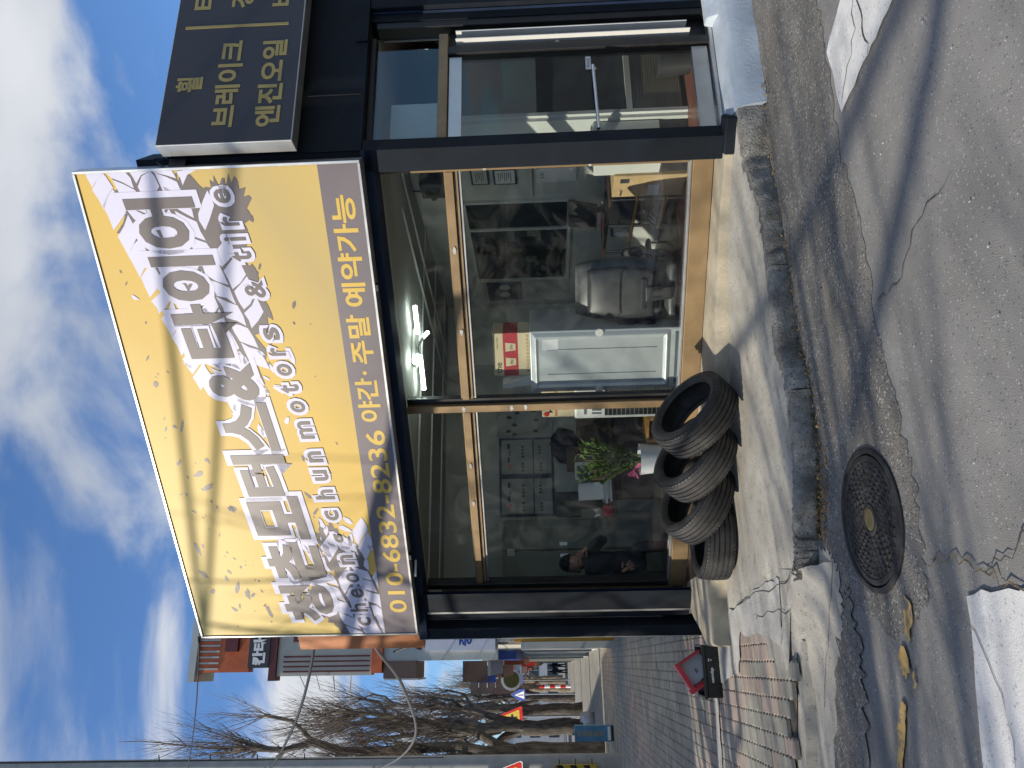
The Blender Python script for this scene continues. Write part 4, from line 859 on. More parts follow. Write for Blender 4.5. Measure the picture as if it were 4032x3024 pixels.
for k in range(5):
    a = 2 * math.pi * k / 5 + 0.3; e = (0.28 * math.cos(a), -0.16 + 0.28 * math.sin(a)); MB().tube([CR(0, -0.16, 0.36), CR(e[0], e[1], 0.325)], [0.026, 0.016], 6).build('base_arm', 'plastic_black', oc)
    MB().lathe(CR(e[0], e[1], 0.297), CD, [(0.0, -0.012), (0.026, -0.012), (0.026, 0.012), (0.0, 0.012)], 12).build('caster', 'plastic_black', oc, smooth=True)
for sg in (-1, 1): MB().tube([CR(sg * 0.25, -0.05, 0.48), CR(sg * 0.30, -0.06, 0.62), CR(sg * 0.30, -0.10, 0.70), CR(sg * 0.29, -0.32, 0.70)], [0.018, 0.018, 0.022, 0.024], 8).build('armrest', 'plastic_black', oc, smooth=True)
bagb = MB().ell(CR(-0.335, 0.07, 0.86), 0.075, 0.05, 0.12, 12, 8); bagb.ell(CR(-0.31, 0.06, 0.70), 0.06, 0.05, 0.10, 12, 8)
bagb.build('black_bag', 'cloth_black', None, label='black cloth bag hanging on the left side of the office chair', cat='bag', smooth='all')
# ---- side table with glass shelves, monitor, bottle, cardboard box
tb = thing('computer_table', 'two tier computer table with chrome legs against the partition', 'table', RO(0.66, 2.05, FZ))
for z, (q0, q1), m in ((0.915, (1.54, 2.62), 'wood_dark'), (0.665, (1.58, 2.40), 'wood_orange'), (0.40, (1.58, 2.10), 'wood_orange')): rbox('shelf', m, (0.50, 0.90), (q0, q1), (z, z + 0.022), tb, 0.004)
for q in (1.60, 2.06, 2.56): MB().tube([RO(0.54, q, FZ), RO(0.54, q, 0.915)], 0.013, 10).build('leg', 'chrome', tb, smooth=True)
for q in (1.60, 2.56): MB().tube([RO(0.86, q, FZ), RO(0.86, q, 0.915)], 0.013, 10).build('leg', 'chrome', tb, smooth=True)
mo = thing('monitor', 'black computer monitor seen from behind, standing tilted on the computer table', 'monitor', RO(0.62, 2.0, 0.937))
MB().hexa([RO(0.58, 1.80, 1.03), RO(0.60, 2.24, 1.02), RO(0.64, 1.80, 1.03), RO(0.66, 2.24, 1.02), RO(0.62, 1.72, 1.31), RO(0.62, 2.17, 1.30), RO(0.66, 1.72, 1.31), RO(0.66, 2.17, 1.30)]).build('screen_housing', 'plastic_black', mo, bevel=0.008)
MB().tube([RO(0.66, 1.98, 1.14), RO(0.68, 1.95, 0.94)], [0.02, 0.03], 8).build('stand', 'plastic_black', mo); rbox('foot', 'plastic_black', (0.56, 0.80), (1.82, 2.08), (0.9375, 0.952), mo, 0.006)
rc = MB(); r = random.Random(431)
vs = [];
for i in range(7):
    for j in range(5): vs.append(RO(0.52 + 0.05 * j + r.uniform(-.01, .01), 1.86 + 0.07 * i, 0.955 + r.uniform(0, 0.035)))
rc.add(vs, [(i * 5 + j, i * 5 + j + 1, (i + 1) * 5 + j + 1, (i + 1) * 5 + j) for i in range(6) for j in range(4)]); rc.build('red_cloth', 'red_box', None, label='crumpled red cloth lying on the computer table', cat='cloth', smooth='all')
sb = thing('spray_bottle', 'white spray bottle with black trigger on the shelf of the computer table', 'bottle', RO(0.60, 2.30, 0.688))
MB().lathe(RO(0.60, 2.30, 0.688), Z, [(0.034, 0), (0.036, 0.01), (0.036, 0.09), (0.016, 0.13), (0.014, 0.15)], 16).build('body', 'plastic_white', sb, smooth=True); MB().box(RO, (0.57, 0.66), (2.285, 2.315), (0.838, 0.868)).build('trigger', 'plastic_black', sb, bevel=0.006)
pc = thing('router', 'black router box with white cables on the lower table shelf', 'router', RO(0.70, 1.85, 0.423)); rbox('housing', 'plastic_black', (0.58, 0.86), (1.64, 2.02), (0.423, 0.55), pc, 0.01)
for k in range(6):
    q = 1.78 + 0.035 * k; MB().tube([RO(0.575, q, 0.50), RO(0.53, q + 0.03, 0.53), RO(0.50, q + 0.08, 0.47), RO(0.52, q + 0.12, 0.44)], 0.006, 5).build('cable', 'plastic_white' if k % 2 else 'cable', pc)
kb = MB().hexa([RO(0.55, 1.64, 0.69), RO(0.55, 2.22, 0.69), RO(0.60, 1.64, 0.69), RO(0.60, 2.22, 0.69), RO(0.66, 1.64, 0.81), RO(0.66, 2.22, 0.80), RO(0.68, 1.64, 0.80), RO(0.68, 2.22, 0.79)]); kb.build('keyboard', 'plastic_black', None, label='black keyboard leaning on the middle shelf of the computer table', cat='keyboard', bevel=0.004)
for k, (q0, q1) in enumerate(((1.66, 1.72), (1.80, 1.86))): MB().tube([RO(0.93, q0, 0.80), RO(0.80, q0, 0.84), RO(0.72, q1, 0.75), RO(0.70, q1 + .1, 0.69)], 0.007, 5).build('power_cable', 'cable', tb)
wb = thing('cardboard_box', 'tall brown cardboard box standing at the right end of the window', 'box', RO(0.7, 1.37, FZ))
rbox('carton', 'card', (0.52, 0.82), (1.20, 1.52), (FZ + 0.002, 0.918), wb, 0.004)
rbox('flap', 'card', (0.5185, 0.5195), (1.20, 1.52), (0.80, 0.805), wb)
text('WINDY', 'carton_lettering', 'ink', wb, RO(0.5165, 1.45, 0.84), -ST, Z, 0.10, 0.022, 0.02); rbox('shipping_label', 'paper', (0.516, 0.5185), (1.34, 1.50), (0.50, 0.60), wb); rbox('print_mark', 'ink', (0.516, 0.5185), (1.24, 1.30), (0.78, 0.86), wb)
st2 = thing('small_chair', 'small black padded chair with chrome frame next to the office chair', 'chair', RO(0.45, 2.62, FZ))
MB().ell(RO(0.50, 2.52, 0.62), 0.06, 0.20, 0.11, 14, 8, Matrix.Rotation(0.35, 3, 'X')).build('backrest', 'leather', st2, smooth='all'); rbox('seat', 'leather', (0.28, 0.66), (2.5, 2.9), (0.43, 0.48), st2, 0.02)
for a, q in ((0.32, 2.54), (0.62, 2.54), (0.32, 2.86), (0.62, 2.86)): MB().tube([RO(a, q, FZ), RO(a, q, 0.44)], 0.011, 8).build('leg', 'chrome', st2, smooth=True)
# ---- left bay: posters, lockers, desk, plant, heater
PQ = WQ - 0.004
def poster(t0, t1, z0, z1, label, colr):
    p = thing('tyre_poster', label, 'poster', RO((t0 + t1) / 2, PQ, z0), 'tyre range posters on the back wall')
    rbox('backing', 'poster_blue', (t0 - 0.03, t1 + 0.03), (PQ - 0.014, PQ - 0.002), (z0 - 0.03, z1 + 0.03), p)
    zm_ = z0 + (z1 - z0) * 0.36
    rbox('sheet', 'poster_grey', (t0, t1), (PQ - 0.018, PQ - 0.0145), (zm_ + 0.008, z1), p); rbox('sheet', 'poster_grey', (t0, t1), (PQ - 0.018, PQ - 0.0145), (z0, zm_ - 0.008), p)
    def tyre_pic(t, z, w_=0.026, h_=0.032, m='ink'): MB().box(RO, (t - w_ / 2, t + w_ / 2), (PQ - 0.0205, PQ - 0.0185), (z - h_ / 2, z + h_ / 2)).build('tyre_picture', m, p, bevel=0.006)
    wv = t1 - t0
    for k in range(4): tyre_pic(t0 + wv * (0.50 + 0.10 * k), zm_ + 0.13)
    for k in range(3): tyre_pic(t0 + wv * (0.10 + 0.10 * k), zm_ + 0.13)
    for k in range(3): tyre_pic(t0 + wv * (0.60 + 0.09 * k), z0 + 0.14); tyre_pic(t0 + wv * (0.10 + 0.09 * k), z0 + 0.13)
    for k in range(4): MB().box(RO, (t0 + wv * (0.14 + 0.2 * k), t0 + wv * (0.30 + 0.2 * k)), (PQ - 0.0205, PQ - 0.0185), (z1 - 0.115 + 0.012 * (k % 2), z1 - 0.085 + 0.012 * (k % 2))).build('range_bar', (colr if k == 0 else 'ink' if k % 2 else 'fridge_dark'), p)
    return p
poster(-1.34, -0.91, 1.53, 2.14, 'grey tyre poster with rows of tyres, middle of the three on the back wall', 'red')
poster(-1.83, -1.40, 1.53, 2.14, 'grey tyre poster with rows of tyres, nearest to the metal lockers', 'red')
tp3 = thing('tyre_poster', 'pale tyre poster with scattered tyres, beside the window mullion', 'poster', RO(-0.66, PQ, 1.5), 'tyre range posters on the back wall')
rbox('sheet', 'poster_grey', (-0.86, -0.42), (PQ - 0.012, PQ - 0.002), (1.50, 2.20), tp3)
for t_, z_ in ((-0.80, 2.05), (-0.72, 1.98), (-0.62, 2.04), (-0.56, 1.94), (-0.84, 1.98), (-0.66, 1.70), (-0.54, 1.74), (-0.8, 1.72)): MB().ell(RO(t_, PQ - 0.013, z_), 0.028, 0.004, 0.034, 12, 6).build('tyre_picture', 'ink', tp3, smooth=True)
for k in range(2):
    t0, t1 = ((-2.315, -1.97), (-2.64, -2.325))[k]
    lk = thing('metal_locker', ('grey green metal locker with chrome handle next to the tyre posters', 'grey green metal locker directly behind the man on the phone')[k], 'locker', RO((t0 + t1) / 2, 4.4, FZ), 'grey green lockers at the back')
    rbox('cabinet', 'locker', (t0, t1), (4.2, 4.60), (FZ + 0.002, 2.12), lk, 0.004)
    rbox('door_leaf', 'locker', (t0 + 0.01, t1 - 0.01), (4.185, 4.199), (FZ + 0.06, 2.09), lk, 0.003)
    hx = t0 + 0.06 if k == 0 else t1 - 0.06; rbox('handle', 'alum', (hx - 0.022, hx + 0.022), (4.172, 4.184), (1.38, 1.47), lk, 0.004)
stk = rbox('wall_notice', 'paper_dim', (-2.38, -2.30), (4.178, 4.183), (1.98, 2.06), None, label='small white CCTV notice stuck on the upper locker door', cat='notice')
text('CCTV', 'notice_lettering', 'red', stk, RO(-2.34, 4.1765, 2.03), T_, Z, 0.06, 0.02, 0.02); text('녹화중', 'notice_lettering', 'ink', stk, RO(-2.34, 4.1765, 2.0), T_, Z, 0.05, 0.016)
dk = thing('counter_desk', 'dark wooden counter desk cluttered with papers behind the plant', 'desk', RO(-1.5, 3.8, FZ))
rbox('desk_top', 'wood_dark', (-2.06, -0.60), (3.55, 4.15), (0.86, 0.895), dk, 0.004); rbox('front_panel', 'wood_dark', (-1.88, -0.62), (3.58, 3.61), (FZ + 0.002, 0.859), dk); rbox('side_panel', 'wood_dark', (-0.64, -0.61), (3.615, 4.12), (FZ + 0.002, 0.859), dk); rbox('door_panel', 'brown_metal', (-1.87, -1.42), (3.565, 3.578), (0.34, 0.80), dk, 0.003)
MB().hexa([RO(-1.87, 3.60, 0.96), RO(-1.68, 3.60, 0.955), RO(-1.87, 3.62, 0.96), RO(-1.68, 3.62, 0.955), RO(-1.86, 3.72, 1.25), RO(-1.67, 3.72, 1.25), RO(-1.86, 3.73, 1.25), RO(-1.67, 3.73, 1.25)]).build('paper_form', 'paper', None, label='upright printed paper form standing on the counter desk', cat='paper')
for k, (z, a) in enumerate(((0.896, 0.0), (0.921, 0.03), (0.944, -0.02), (0.967, 0.02))):
    rbox('book', ('paper', 'paper_dim', 'paper', 'bag')[k], (-1.90 + a, -1.66 + a), (3.60, 3.78), (z, z + 0.021), None, label=('white book at the bottom of the stack on the counter desk', 'off white book second from the bottom of the desk stack', 'white book third from the bottom of the desk stack', 'grey white book topmost of the stack on the counter desk')[k], cat='book', group='books stacked on the counter desk')
rbox('brown_carton', 'card', (-1.66, -1.45), (3.62, 3.80), (0.896, 1.12), None, 0.003, label='brown cardboard carton on the counter desk behind the plant', cat='box')
pk = rbox('photo_carton', 'paper_dim', (-1.66, -1.46), (3.60, 3.82), (1.121, 1.28), None, 0.003, label='pale printed carton lying on top of the brown desk carton', cat='box'); rbox('photo_print', 'fridge_dark', (-1.62, -1.50), (3.596, 3.5995), (1.14, 1.26), pk)
rbox('brown_folder', 'wood_dark', (-1.47, -1.19), (3.95, 4.0), (0.896, 1.36), None, 0.003, label='dark brown folder standing upright at the back of the desk', cat='folder')
mn = thing('desk_monitor', 'black desk monitor turned sideways at the left of the counter desk', 'monitor', RO(-1.85, 3.9, 0.896)); rbox('screen_housing', 'plastic_black', (-2.0, -1.72), (3.9, 3.94), (1.22, 1.50), mn, 0.006); rbox('stand', 'plastic_black', (-1.90, -1.82), (3.92, 3.98), (0.897, 1.22), mn)
tb2 = thing('tissue_box', 'open tissue box with a white tissue on the desk edge', 'tissue box', RO(-2.0, 3.7, 0.896)); rbox('carton', 'red_box', (-2.05, -1.94), (3.62, 3.78), (0.897, 1.0), tb2, 0.003)
r = random.Random(441); MB().add([RO(-2.0 + 0.05 * math.cos(k), 3.70 + 0.03 * math.sin(k), 1.0 + (0.10 if k % 2 else 0.02)) for k in range(8)] + [RO(-2.0, 3.7, 1.06)], [(k, (k + 1) % 8, 8) for k in range(8)]).build('tissue', 'paper', tb2)
bl = MB().ell(RO(-1.08, 4.3, 1.36), 0.22, 0.16, 0.17, 14, 8); r = random.Random(442); bl.v = [p + Vector((r.gauss(0, .012),) * 3) for p in bl.v]; bl.build('blue_bag', 'navy_steel', None, label='crumpled blue bag heaped below the tyre posters', cat='bag', smooth='all')
rbox('filing_cabinet', 'wood_dark', (-1.30, -0.60), (4.2, 4.58), (FZ + 0.002, 1.21), None, 0.004, label='dark low cabinet under the tyre posters', cat='cabinet')
rbox('blue_board', 'sky_blue_sign', (-2.84, -2.68), (4.15, 4.18), (1.0, 2.25), None, 0.003, label='blue board standing behind the left window jamb', cat='board')
# heater with coffee carton on top
def HX(a, o, z): return CH(2.50 - a + 0.2, -0.72 + o, z)
ht = thing('gas_heater', 'white cabinet heater with black grille just left of the mullion', 'heater', HX(0.2, -0.2, FZ))
MB().box(HX, (0.0, 0.44), (-0.30, 0.0), (FZ + 0.002, 1.315)).build('housing', 'plastic_white', ht, bevel=0.02, seg=2)
MB().box(HX, (0.035, 0.405), (0.001, 0.006), (0.32, 1.03)).build('grille_recess', 'rubber_inner', ht)
for k in range(17): MB().box(HX, (0.035, 0.405), (0.0065, 0.011), (0.34 + k * 0.041, 0.345 + k * 0.041)).build('grille_bar', 'alum', ht)
for k in range(5): MB().box(HX, (0.05 + 0.035 * k, 0.065 + 0.035 * k), (0.001, 0.004), (1.06, 1.15)).build('air_slot', 'fridge_dark', ht)
MB().box(HX, (0.05, 0.25), (0.001, 0.005), (1.20, 1.225)).build('control_strip', 'fridge_dark', ht); MB().lathe(HX(0.12, 0.006, 1.25), NN, [(0.010, 0), (0.0, 0.006)], 10).build('control_lamp', 'led_red', ht)
cf = thing('coffee_carton', 'cream coffee mix carton standing on the white heater', 'box', HX(0.2, -0.1, 1.316))
MB().box(HX, (0.02, 0.34), (-0.16, -0.02), (1.317, 1.62)).build('carton', 'card_pale', cf, bevel=0.003)
text('Maxim', 'carton_lettering', 'ink', cf, HX(0.15, -0.018, 1.54), SR, Z, 0.17, 0.05, 0.01); MB().lathe(HX(0.052, -0.019, 1.575), NN, [(0.026, 0), (0.0, 0.001)], 18).build('badge', 'red', cf)
MB().lathe(HX(0.15, -0.019, 1.40), NN, [(0.05, 0), (0.0, 0.001)], 18).build('cup_picture', 'card', cf)
MB().box(HX, (0.03, 0.30), (-0.0195, -0.0175), (1.475, 1.50)).build('colour_band', 'wood_orange', cf)
sto = thing('wooden_stool', 'small orange wooden stool below the heater, behind the tyres', 'stool', CH(2.95, -0.95, FZ))
MB().box(CH, (2.72, 3.0), (-1.05, -0.75), (0.60, 0.625)).build('seat', 'wood_orange', sto, bevel=0.004)
for s_, o_ in ((2.74, -1.03), (2.98, -1.03), (2.74, -0.77), (2.98, -0.77)): MB().box(CH, (s_ - 0.018, s_ + 0.018), (o_ - 0.018, o_ + 0.018), (FZ + 0.002, 0.599)).build('leg', 'wood_orange', sto)
# plant in a white pot
pp = CH(3.155, -0.72, 0.43)
rbx = MB().box(CH, (2.92, 3.40), (-0.95, -0.52), (FZ + 0.002, 0.428)); rbx.build('plant_box', 'paper_dim', None, label='pale low box under the white plant pot inside the window', cat='box', bevel=0.004)
plant = thing('potted_plant', 'green zamioculcas plant in a white pot with a pink ribbon', 'plant', pp)
MB().lathe(pp, Z, [(0.10, 0.0), (0.13, 0.02), (0.152, 0.262), (0.145, 0.262), (0.13, 0.20), (0.0, 0.20)], 28).build('pot', 'pot', plant, smooth=True)
r = random.Random(451); lv = MB(); stm = MB()
for k in range(18):
    a = r.uniform(0, 6.28); lean = r.uniform(0.03, 0.20); H_ = r.uniform(0.38, 0.68); pts = []
    for i in range(7):
        f = i / 6; pts.append(pp + Vector((math.cos(a) * (0.03 + lean * f ** 1.5), math.sin(a) * (0.03 + lean * f ** 1.5), 0.20 + H_ * f)))
    stm.tube(pts, [0.010 - 0.007 * i / 6 for i in range(7)], 5)
    nl = 9
    for i in range(nl):
        f = 0.28 + 0.72 * i / (nl - 1); b = pts[min(5, int(f * 6))].lerp(pts[min(6, int(f * 6) + 1)], f * 6 - int(f * 6)) if f < 1 else pts[6]
        for sd in (-1, 1):
            an = a + sd * r.uniform(0.9, 1.6); L1 = r.uniform(0.07, 0.115); d = Vector((math.cos(an), math.sin(an), r.uniform(0.35, 1.1))).normalized(); sdv = d.cross(Vector((0, 0, 1))).normalized() * L1 * 0.22
            m1 = b + d * L1 * 0.45; lv.add([b, m1 + sdv + Z * 0.004, b + d * L1, m1 - sdv + Z * 0.004, m1 - Z * 0.004], [(0, 1, 4), (1, 2, 4), (2, 3, 4), (3, 0, 4)])
stm.build('stem', 'stem', plant, smooth=True, kind='stuff'); lv.build('leaf', 'leaf', plant, kind='stuff', recalc=False)
rb = MB()
for k in range(7):
    a = 2.4 + k * 0.5; c = pp + W(-0.09 + 0.02 * (k % 2), -0.06, 0.32); e = Vector((math.cos(a) * 0.075, -0.02, math.sin(a) * 0.075)); rb.add([c, c + e + Vector((.012, 0, .02)), c + e * 1.2, c + e + Vector((-.012, -.01, -.02))], [(0, 1, 2, 3)])
rb.build('ribbon', 'pink', plant, recalc=False)
# ---- seen through the door: partition front with blinds, white frames, bin
ep = thing('entrance_partition', 'white framed glass partition with a ribbed panel behind the glass door', 'partition', RO(1.2, 0.95, FZ))
EQ = 0.95
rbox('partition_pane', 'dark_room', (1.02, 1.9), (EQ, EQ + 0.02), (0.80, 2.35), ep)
for t_ in ((0.985, 1.02), (1.88, 1.92)): rbox('partition_frame', 'alum_white', t_, (EQ - 0.03, EQ + 0.03), (FZ + 0.002, 2.5), ep)
for z in ((0.75, 0.80), (2.35, 2.40)): rbox('partition_frame', 'alum_white', (1.021, 1.879), (EQ - 0.03, EQ + 0.03), z, ep)
rbox('ribbed_panel', 'blind', (1.022, 1.878), (EQ, EQ + 0.02), (FZ + 0.04, 0.749), ep)
for k in range(20): rbox('panel_rib', 'blind', (1.024, 1.876), (EQ - 0.012, EQ - 0.001), (0.325 + k * 0.021, 0.337 + k * 0.021), ep)
wc = thing('white_cabinet', 'low white cabinet just inside the glass door', 'cabinet', RO(0.8, 0.9, FZ)); rbox('body', 'paper_dim', (0.55, 0.94), (0.98, 1.22), (FZ + 0.25, 1.10), wc, 0.005); rbox('kick_panel', 'plastic_black', (0.56, 0.93), (0.99, 1.21), (FZ + 0.002, FZ + 0.249), wc)
MB().lathe(RO(1.3, 0.70, FZ + 0.002), Z, [(0.10, 0), (0.12, 0.27), (0.11, 0.28), (0.0, 0.28)], 18).build('waste_bin', 'plastic_black', None, label='small black waste bin inside the door by the ribbed panel', cat='bin', smooth=True)
hb = MB().ell(RO(0.66, 1.05, 1.19), 0.10, 0.10, 0.09, 14, 8); hb.ell(RO(0.60, 0.95, 1.13), 0.09, 0.08, 0.02, 14, 6); hb.build('sun_hat', 'plastic_white', None, label='pale sun hat lying on the low white cabinet inside the door', cat='hat', smooth='all')
pnl = rbox('wall_panel', 'paper_dim', (0.10, 0.90), (WQ - 0.03, WQ - 0.005), (2.0, 2.7), shop)
# fire extinguisher and stickers at the right pier
ext = thing('fire_extinguisher', 'red fire extinguisher standing right of the sliding rails', 'fire extinguisher', DW(1.295, -0.30, FZ))
e0 = DW(1.296, -0.20, FZ)
MB().lathe(e0, Z, [(0.05, 0), (0.052, 0.02), (0.052, 0.30), (0.03, 0.36), (0.016, 0.37), (0.016, 0.40)], 18).build('cylinder', 'red', ext, smooth=True)
MB().tube([e0 + Z * 0.39, e0 + Vector((0.02, -0.02, 0.44)), e0 + Vector((0.03, -0.03, 0.36)), e0 + Vector((0.02, -0.04, 0.2))], 0.008, 6).build('hose', 'red', ext)
rbox('inner_side_panel', 'siding_grey', (1.272, 1.36), (0.28, 0.30), (0.25, 2.82), shop)
slb = MB().box(DW, (1.275, 1.315), (-0.272, -0.270), (1.72, 1.93)).build('price_sticker', 'blue_sign', None, label='narrow sticker with the number 3500 beside the right pier', cat='sticker')
text('3500', 'sticker_lettering', 'paper', slb, DW(1.296, -0.268, 1.75), T_, Z, 0.032, 0.014)
# ================================================================== TYRES
def tyre_parts(root):
    """tyre with axis along local Z, centre at the origin"""
    Rr, Wd = 0.350, 0.236; ri = 0.243
    c = Vector((0, 0, 0)); Zv = Vector((0, 0, 1))
    def P(prof, name, m, n=72): return MB().lathe(c, Zv, prof, n, closed=True).build(name, m, root, smooth=True)
    h = Wd / 2
    # sidewalls and inner liner as one shell
    shell = [(ri, -h * 0.80), (ri + 0.012, -h * 0.93), (ri + 0.030, -h * 1.0), (ri + 0.058, -h * 1.01), (ri + 0.078, -h * 0.955), (Rr - 0.014, -h * 0.86), (Rr - 0.010, -h * 0.80), (Rr - 0.010, h * 0.80), (Rr - 0.014, h * 0.86), (ri + 0.078, h * 0.955), (ri + 0.058, h * 1.01), (ri + 0.030, h * 1.0), (ri + 0.012, h * 0.93), (ri, h * 0.80),
             (ri + 0.006, h * 0.70), (ri + 0.045, h * 0.86), (ri + 0.070, h * 0.78), (Rr - 0.022, h * 0.55), (Rr - 0.022, -h * 0.55), (ri + 0.070, -h * 0.78), (ri + 0.045, -h * 0.86), (ri + 0.006, -h * 0.70)]
    P(shell, 'sidewall', 'rubber')
    # tread ribs between circumferential grooves
    edges = [-0.80, -0.50, -0.18, 0.18, 0.50, 0.80]
    for i in range(5):
        a, b = edges[i] * h + 0.0045, edges[i + 1] * h - 0.0045; cr = lambda z: Rr - 0.010 * (abs(z) / h) ** 2
        P([(Rr - 0.012, a), (cr(a), a + 0.001), (cr((a + b) / 2), (a + b) / 2), (cr(b), b - 0.001), (Rr - 0.012, b)], 'tread_rib', 'rubber')
    for sg in (-1, 1):                                                # shoulder blocks with sipes
        mb = MB(); n = 64
        for k in range(n):
            a0 = 2 * math.pi * k / n; a1 = 2 * math.pi * (k + 0.82) / n; vs = []
            for a in (a0, a1):
                for r_, z in ((Rr - 0.0085, 0.80), (Rr - 0.0060, 0.815), (Rr - 0.0095, 0.91), (Rr - 0.034, 0.955), (Rr - 0.05, 0.93)): vs.append(Vector((r_ * math.cos(a), r_ * math.sin(a), sg * z * h)))
            mb.add(vs, [(j, j + 1, j + 6, j + 5) for j in range(4)] + [(0, 1, 2, 3, 4), (5, 6, 7, 8, 9), (0, 4, 9, 5)])
        mb.build('shoulder_block', 'rubber', root, kind='stuff')
    P([(ri + 0.040, h * 1.012), (ri + 0.044, h * 1.026), (ri + 0.048, h * 1.012), (ri + 0.044, h * 0.99)], 'sidewall_ring', 'rubber')
    return Rr, Wd
t0 = thing('car_tyre', 'worn black tyre lying nearly flat, leftmost of the row', 'tyre', (0, 0, 0), 'worn tyres leaning in a row before the window')
Rr, Wd = tyre_parts(t0)
labs = ['worn black tyre lying nearly flat, leftmost of the row', 'worn black tyre leaning on the flat tyre, second from the left', 'worn black tyre third from the left, tilted on its neighbour', 'worn black tyre at the right end of the row, tilted steepest']
# (contact point along the wall direction, tilt, offset from wall)
tyres = [((-1.29, 6.34), 3, None), ((-0.76, 6.10), 34, None), ((-0.45, 5.97), 42, None), ((-0.12, 5.88), 45, None)]
for i, (p, th_, _) in enumerate(tyres):
    o = t0 if i == 0 else copy_tree(t0)
    o['label'] = labs[i]; th = R(th_); e = S_ * math.cos(th) + Z * math.sin(th); n_ = -S_ * math.sin(th) + Z * math.cos(th)
    zg = slabz(p) + 0.002
    if i == 0: ctr = W(p[0], p[1], zg + Wd / 2 * math.cos(th) + Rr * math.sin(th))
    else: ctr = W(p[0], p[1], zg) + e * (Rr - 0.004) + n_ * (Wd / 2 - 0.012)
    y_ = n_.cross(e); m3 = Matrix((e, y_, n_)).transposed() @ Matrix.Rotation(i * 0.7, 3, 'Z')
    o.matrix_world = Matrix.Translation(ctr) @ m3.to_4x4()

# ================================================================== CRATE WITH A CARTON
cf0 = Vector((-2.77, 6.72, 0.122)); cx = Vector((0.92, 0.30, 0)).normalized(); cy = Vector((-cx.y, cx.x, 0))
def CT(a, b, z): return cf0 + cx * a + cy * b + Z * z
crate = thing('plastic_crate', 'black plastic crate on the sidewalk left of the shop', 'crate', CT(0.2, 0.15, 0))
CW, CDp, CHh = 0.43, 0.34, 0.155
def cbx(name, a, b, c, m='crate_black', par=None): return MB().box(CT, a, b, c).build(name, m, par or crate, bevel=0.004)
cbx('floor_panel', (0.0, CW), (0.0, CDp), (0.0, 0.012))
cbx('front_panel', (0.0, CW), (0.0, 0.010), (0.013, CHh - 0.03)); cbx('rear_panel', (0.0, CW), (CDp - 0.010, CDp), (0.013, CHh - 0.03)); cbx('side_panel', (0.0, 0.010), (0.011, CDp - 0.011), (0.013, CHh - 0.03)); cbx('side_panel', (CW - 0.010, CW), (0.011, CDp - 0.011), (0.013, CHh - 0.03))
for b in ((-0.008, 0.012), (CDp - 0.012, CDp + 0.008)): cbx('rim', (-0.008, CW + 0.008), b, (CHh - 0.029, CHh))
for a in ((-0.008, 0.012), (CW - 0.012, CW + 0.008)): cbx('rim', a, (0.013, CDp - 0.013), (CHh - 0.029, CHh))
for a in (0.02, 0.10, 0.285, 0.33, 0.405): cbx('rib', (a - 0.006, a + 0.006), (-0.008, -0.0005), (0.004, CHh - 0.031))
cbx('rib', (0.0, CW), (-0.0065, -0.0007), (0.0, 0.003))
text('samlip', 'crate_lettering', 'paper', crate, CT(0.185, -0.0035, 0.075), cx, Z, 0.125, 0.034, 0.02)
for dx_, dz_ in ((0.305, 0.10), (0.318, 0.10), (0.312, 0.08)): MB().lathe(CT(dx_, -0.010, dz_), -cy, [(0.0055, 0), (0, 0.001)], 10).build('moulded_dot', 'paper', crate)
bxo = CT(0.19, 0.10, 0.03); u1 = (cx * 0.86 + Z * 0.0 + cy * 0.5).normalized(); v1 = (Z * 0.86 - cx * 0.50).normalized(); 
u1 = (cx * 0.82 + Z * 0.50).normalized(); v1 = (-cx * 0.50 + Z * 0.82).normalized(); w1 = cy
def BX(a, b, c): return bxo + u1 * a + w1 * b + v1 * c
carton = thing('red_carton', 'red carton with white inside leaning out of the black crate', 'box', BX(0.1, 0, 0))
MB().box(BX, (0.0, 0.012), (-0.03, 0.12), (0.0, 0.26)).build('side_flap', 'red_box', carton); MB().box(BX, (0.0, 0.24), (0.10, 0.112), (0.0, 0.26)).build('white_panel', 'paper', carton)
MB().box(BX, (0.228, 0.24), (-0.03, 0.099), (0.0, 0.26)).build('side_flap', 'red_box', carton); MB().box(BX, (0.0125, 0.2275), (-0.03, 0.099), (0.248, 0.262)).build('top_flap', 'red_box', carton)
MB().box(BX, (-0.025, -0.001), (-0.045, 0.112), (0.04, 0.275)).build('outer_flap', 'red_box', carton); MB().box(BX, (-0.001, 0.24), (-0.045, -0.031), (0.225, 0.262)).build('outer_flap', 'red_box', carton)
MB().box(BX, (0.08, 0.12), (0.0975, 0.0995), (0.10, 0.125)).build('printed_mark', 'paver_grey', carton)
MB().ell(CT(0.10, 0.16, 0.10), 0.07, 0.06, 0.06, 12, 8).build('dark_cloth', 'cloth_black', None, label='dark crumpled cloth inside the black crate', cat='cloth', smooth='all')

# ================================================================== THE STREET ON THE LEFT
# neighbouring building: its near end faces the camera above the sidewalk
AX = 11.3
def NB(x, y, z): return SW(AX, 0, 0) - WW * x + ST * y + Z * z       # x to the right from the street corner, y deeper
nb = thing('neighbour_building', 'cream and orange building beyond the shop with a dark blue name board', 'building', NB(1, 0, 0))
def nbx(name, m, x, y, z, par=None): return MB().box(NB, x, y, z).build(name, m, par or nb)
nbx('yellow_wall', 'yellow_wall', (0.02, 3.5), (0.0, 0.25), (0.1, 2.45))
nbx('grey_pier', 'concrete_pale', (0.03, 3.5), (0.0, 0.25), (2.452, 2.85)); nbx('corner_trim', 'siding_grey', (-0.14, 0.018), (-0.02, 0.3), (0.1, 2.30))
nbx('siding_wall', 'siding_grey', (-0.36, 3.5), (0.05, 0.3), (2.852, 5.55)); nbx('white_board', 'white_sign', (-0.15, 3.4), (-0.03, 0.048), (2.9, 4.55))
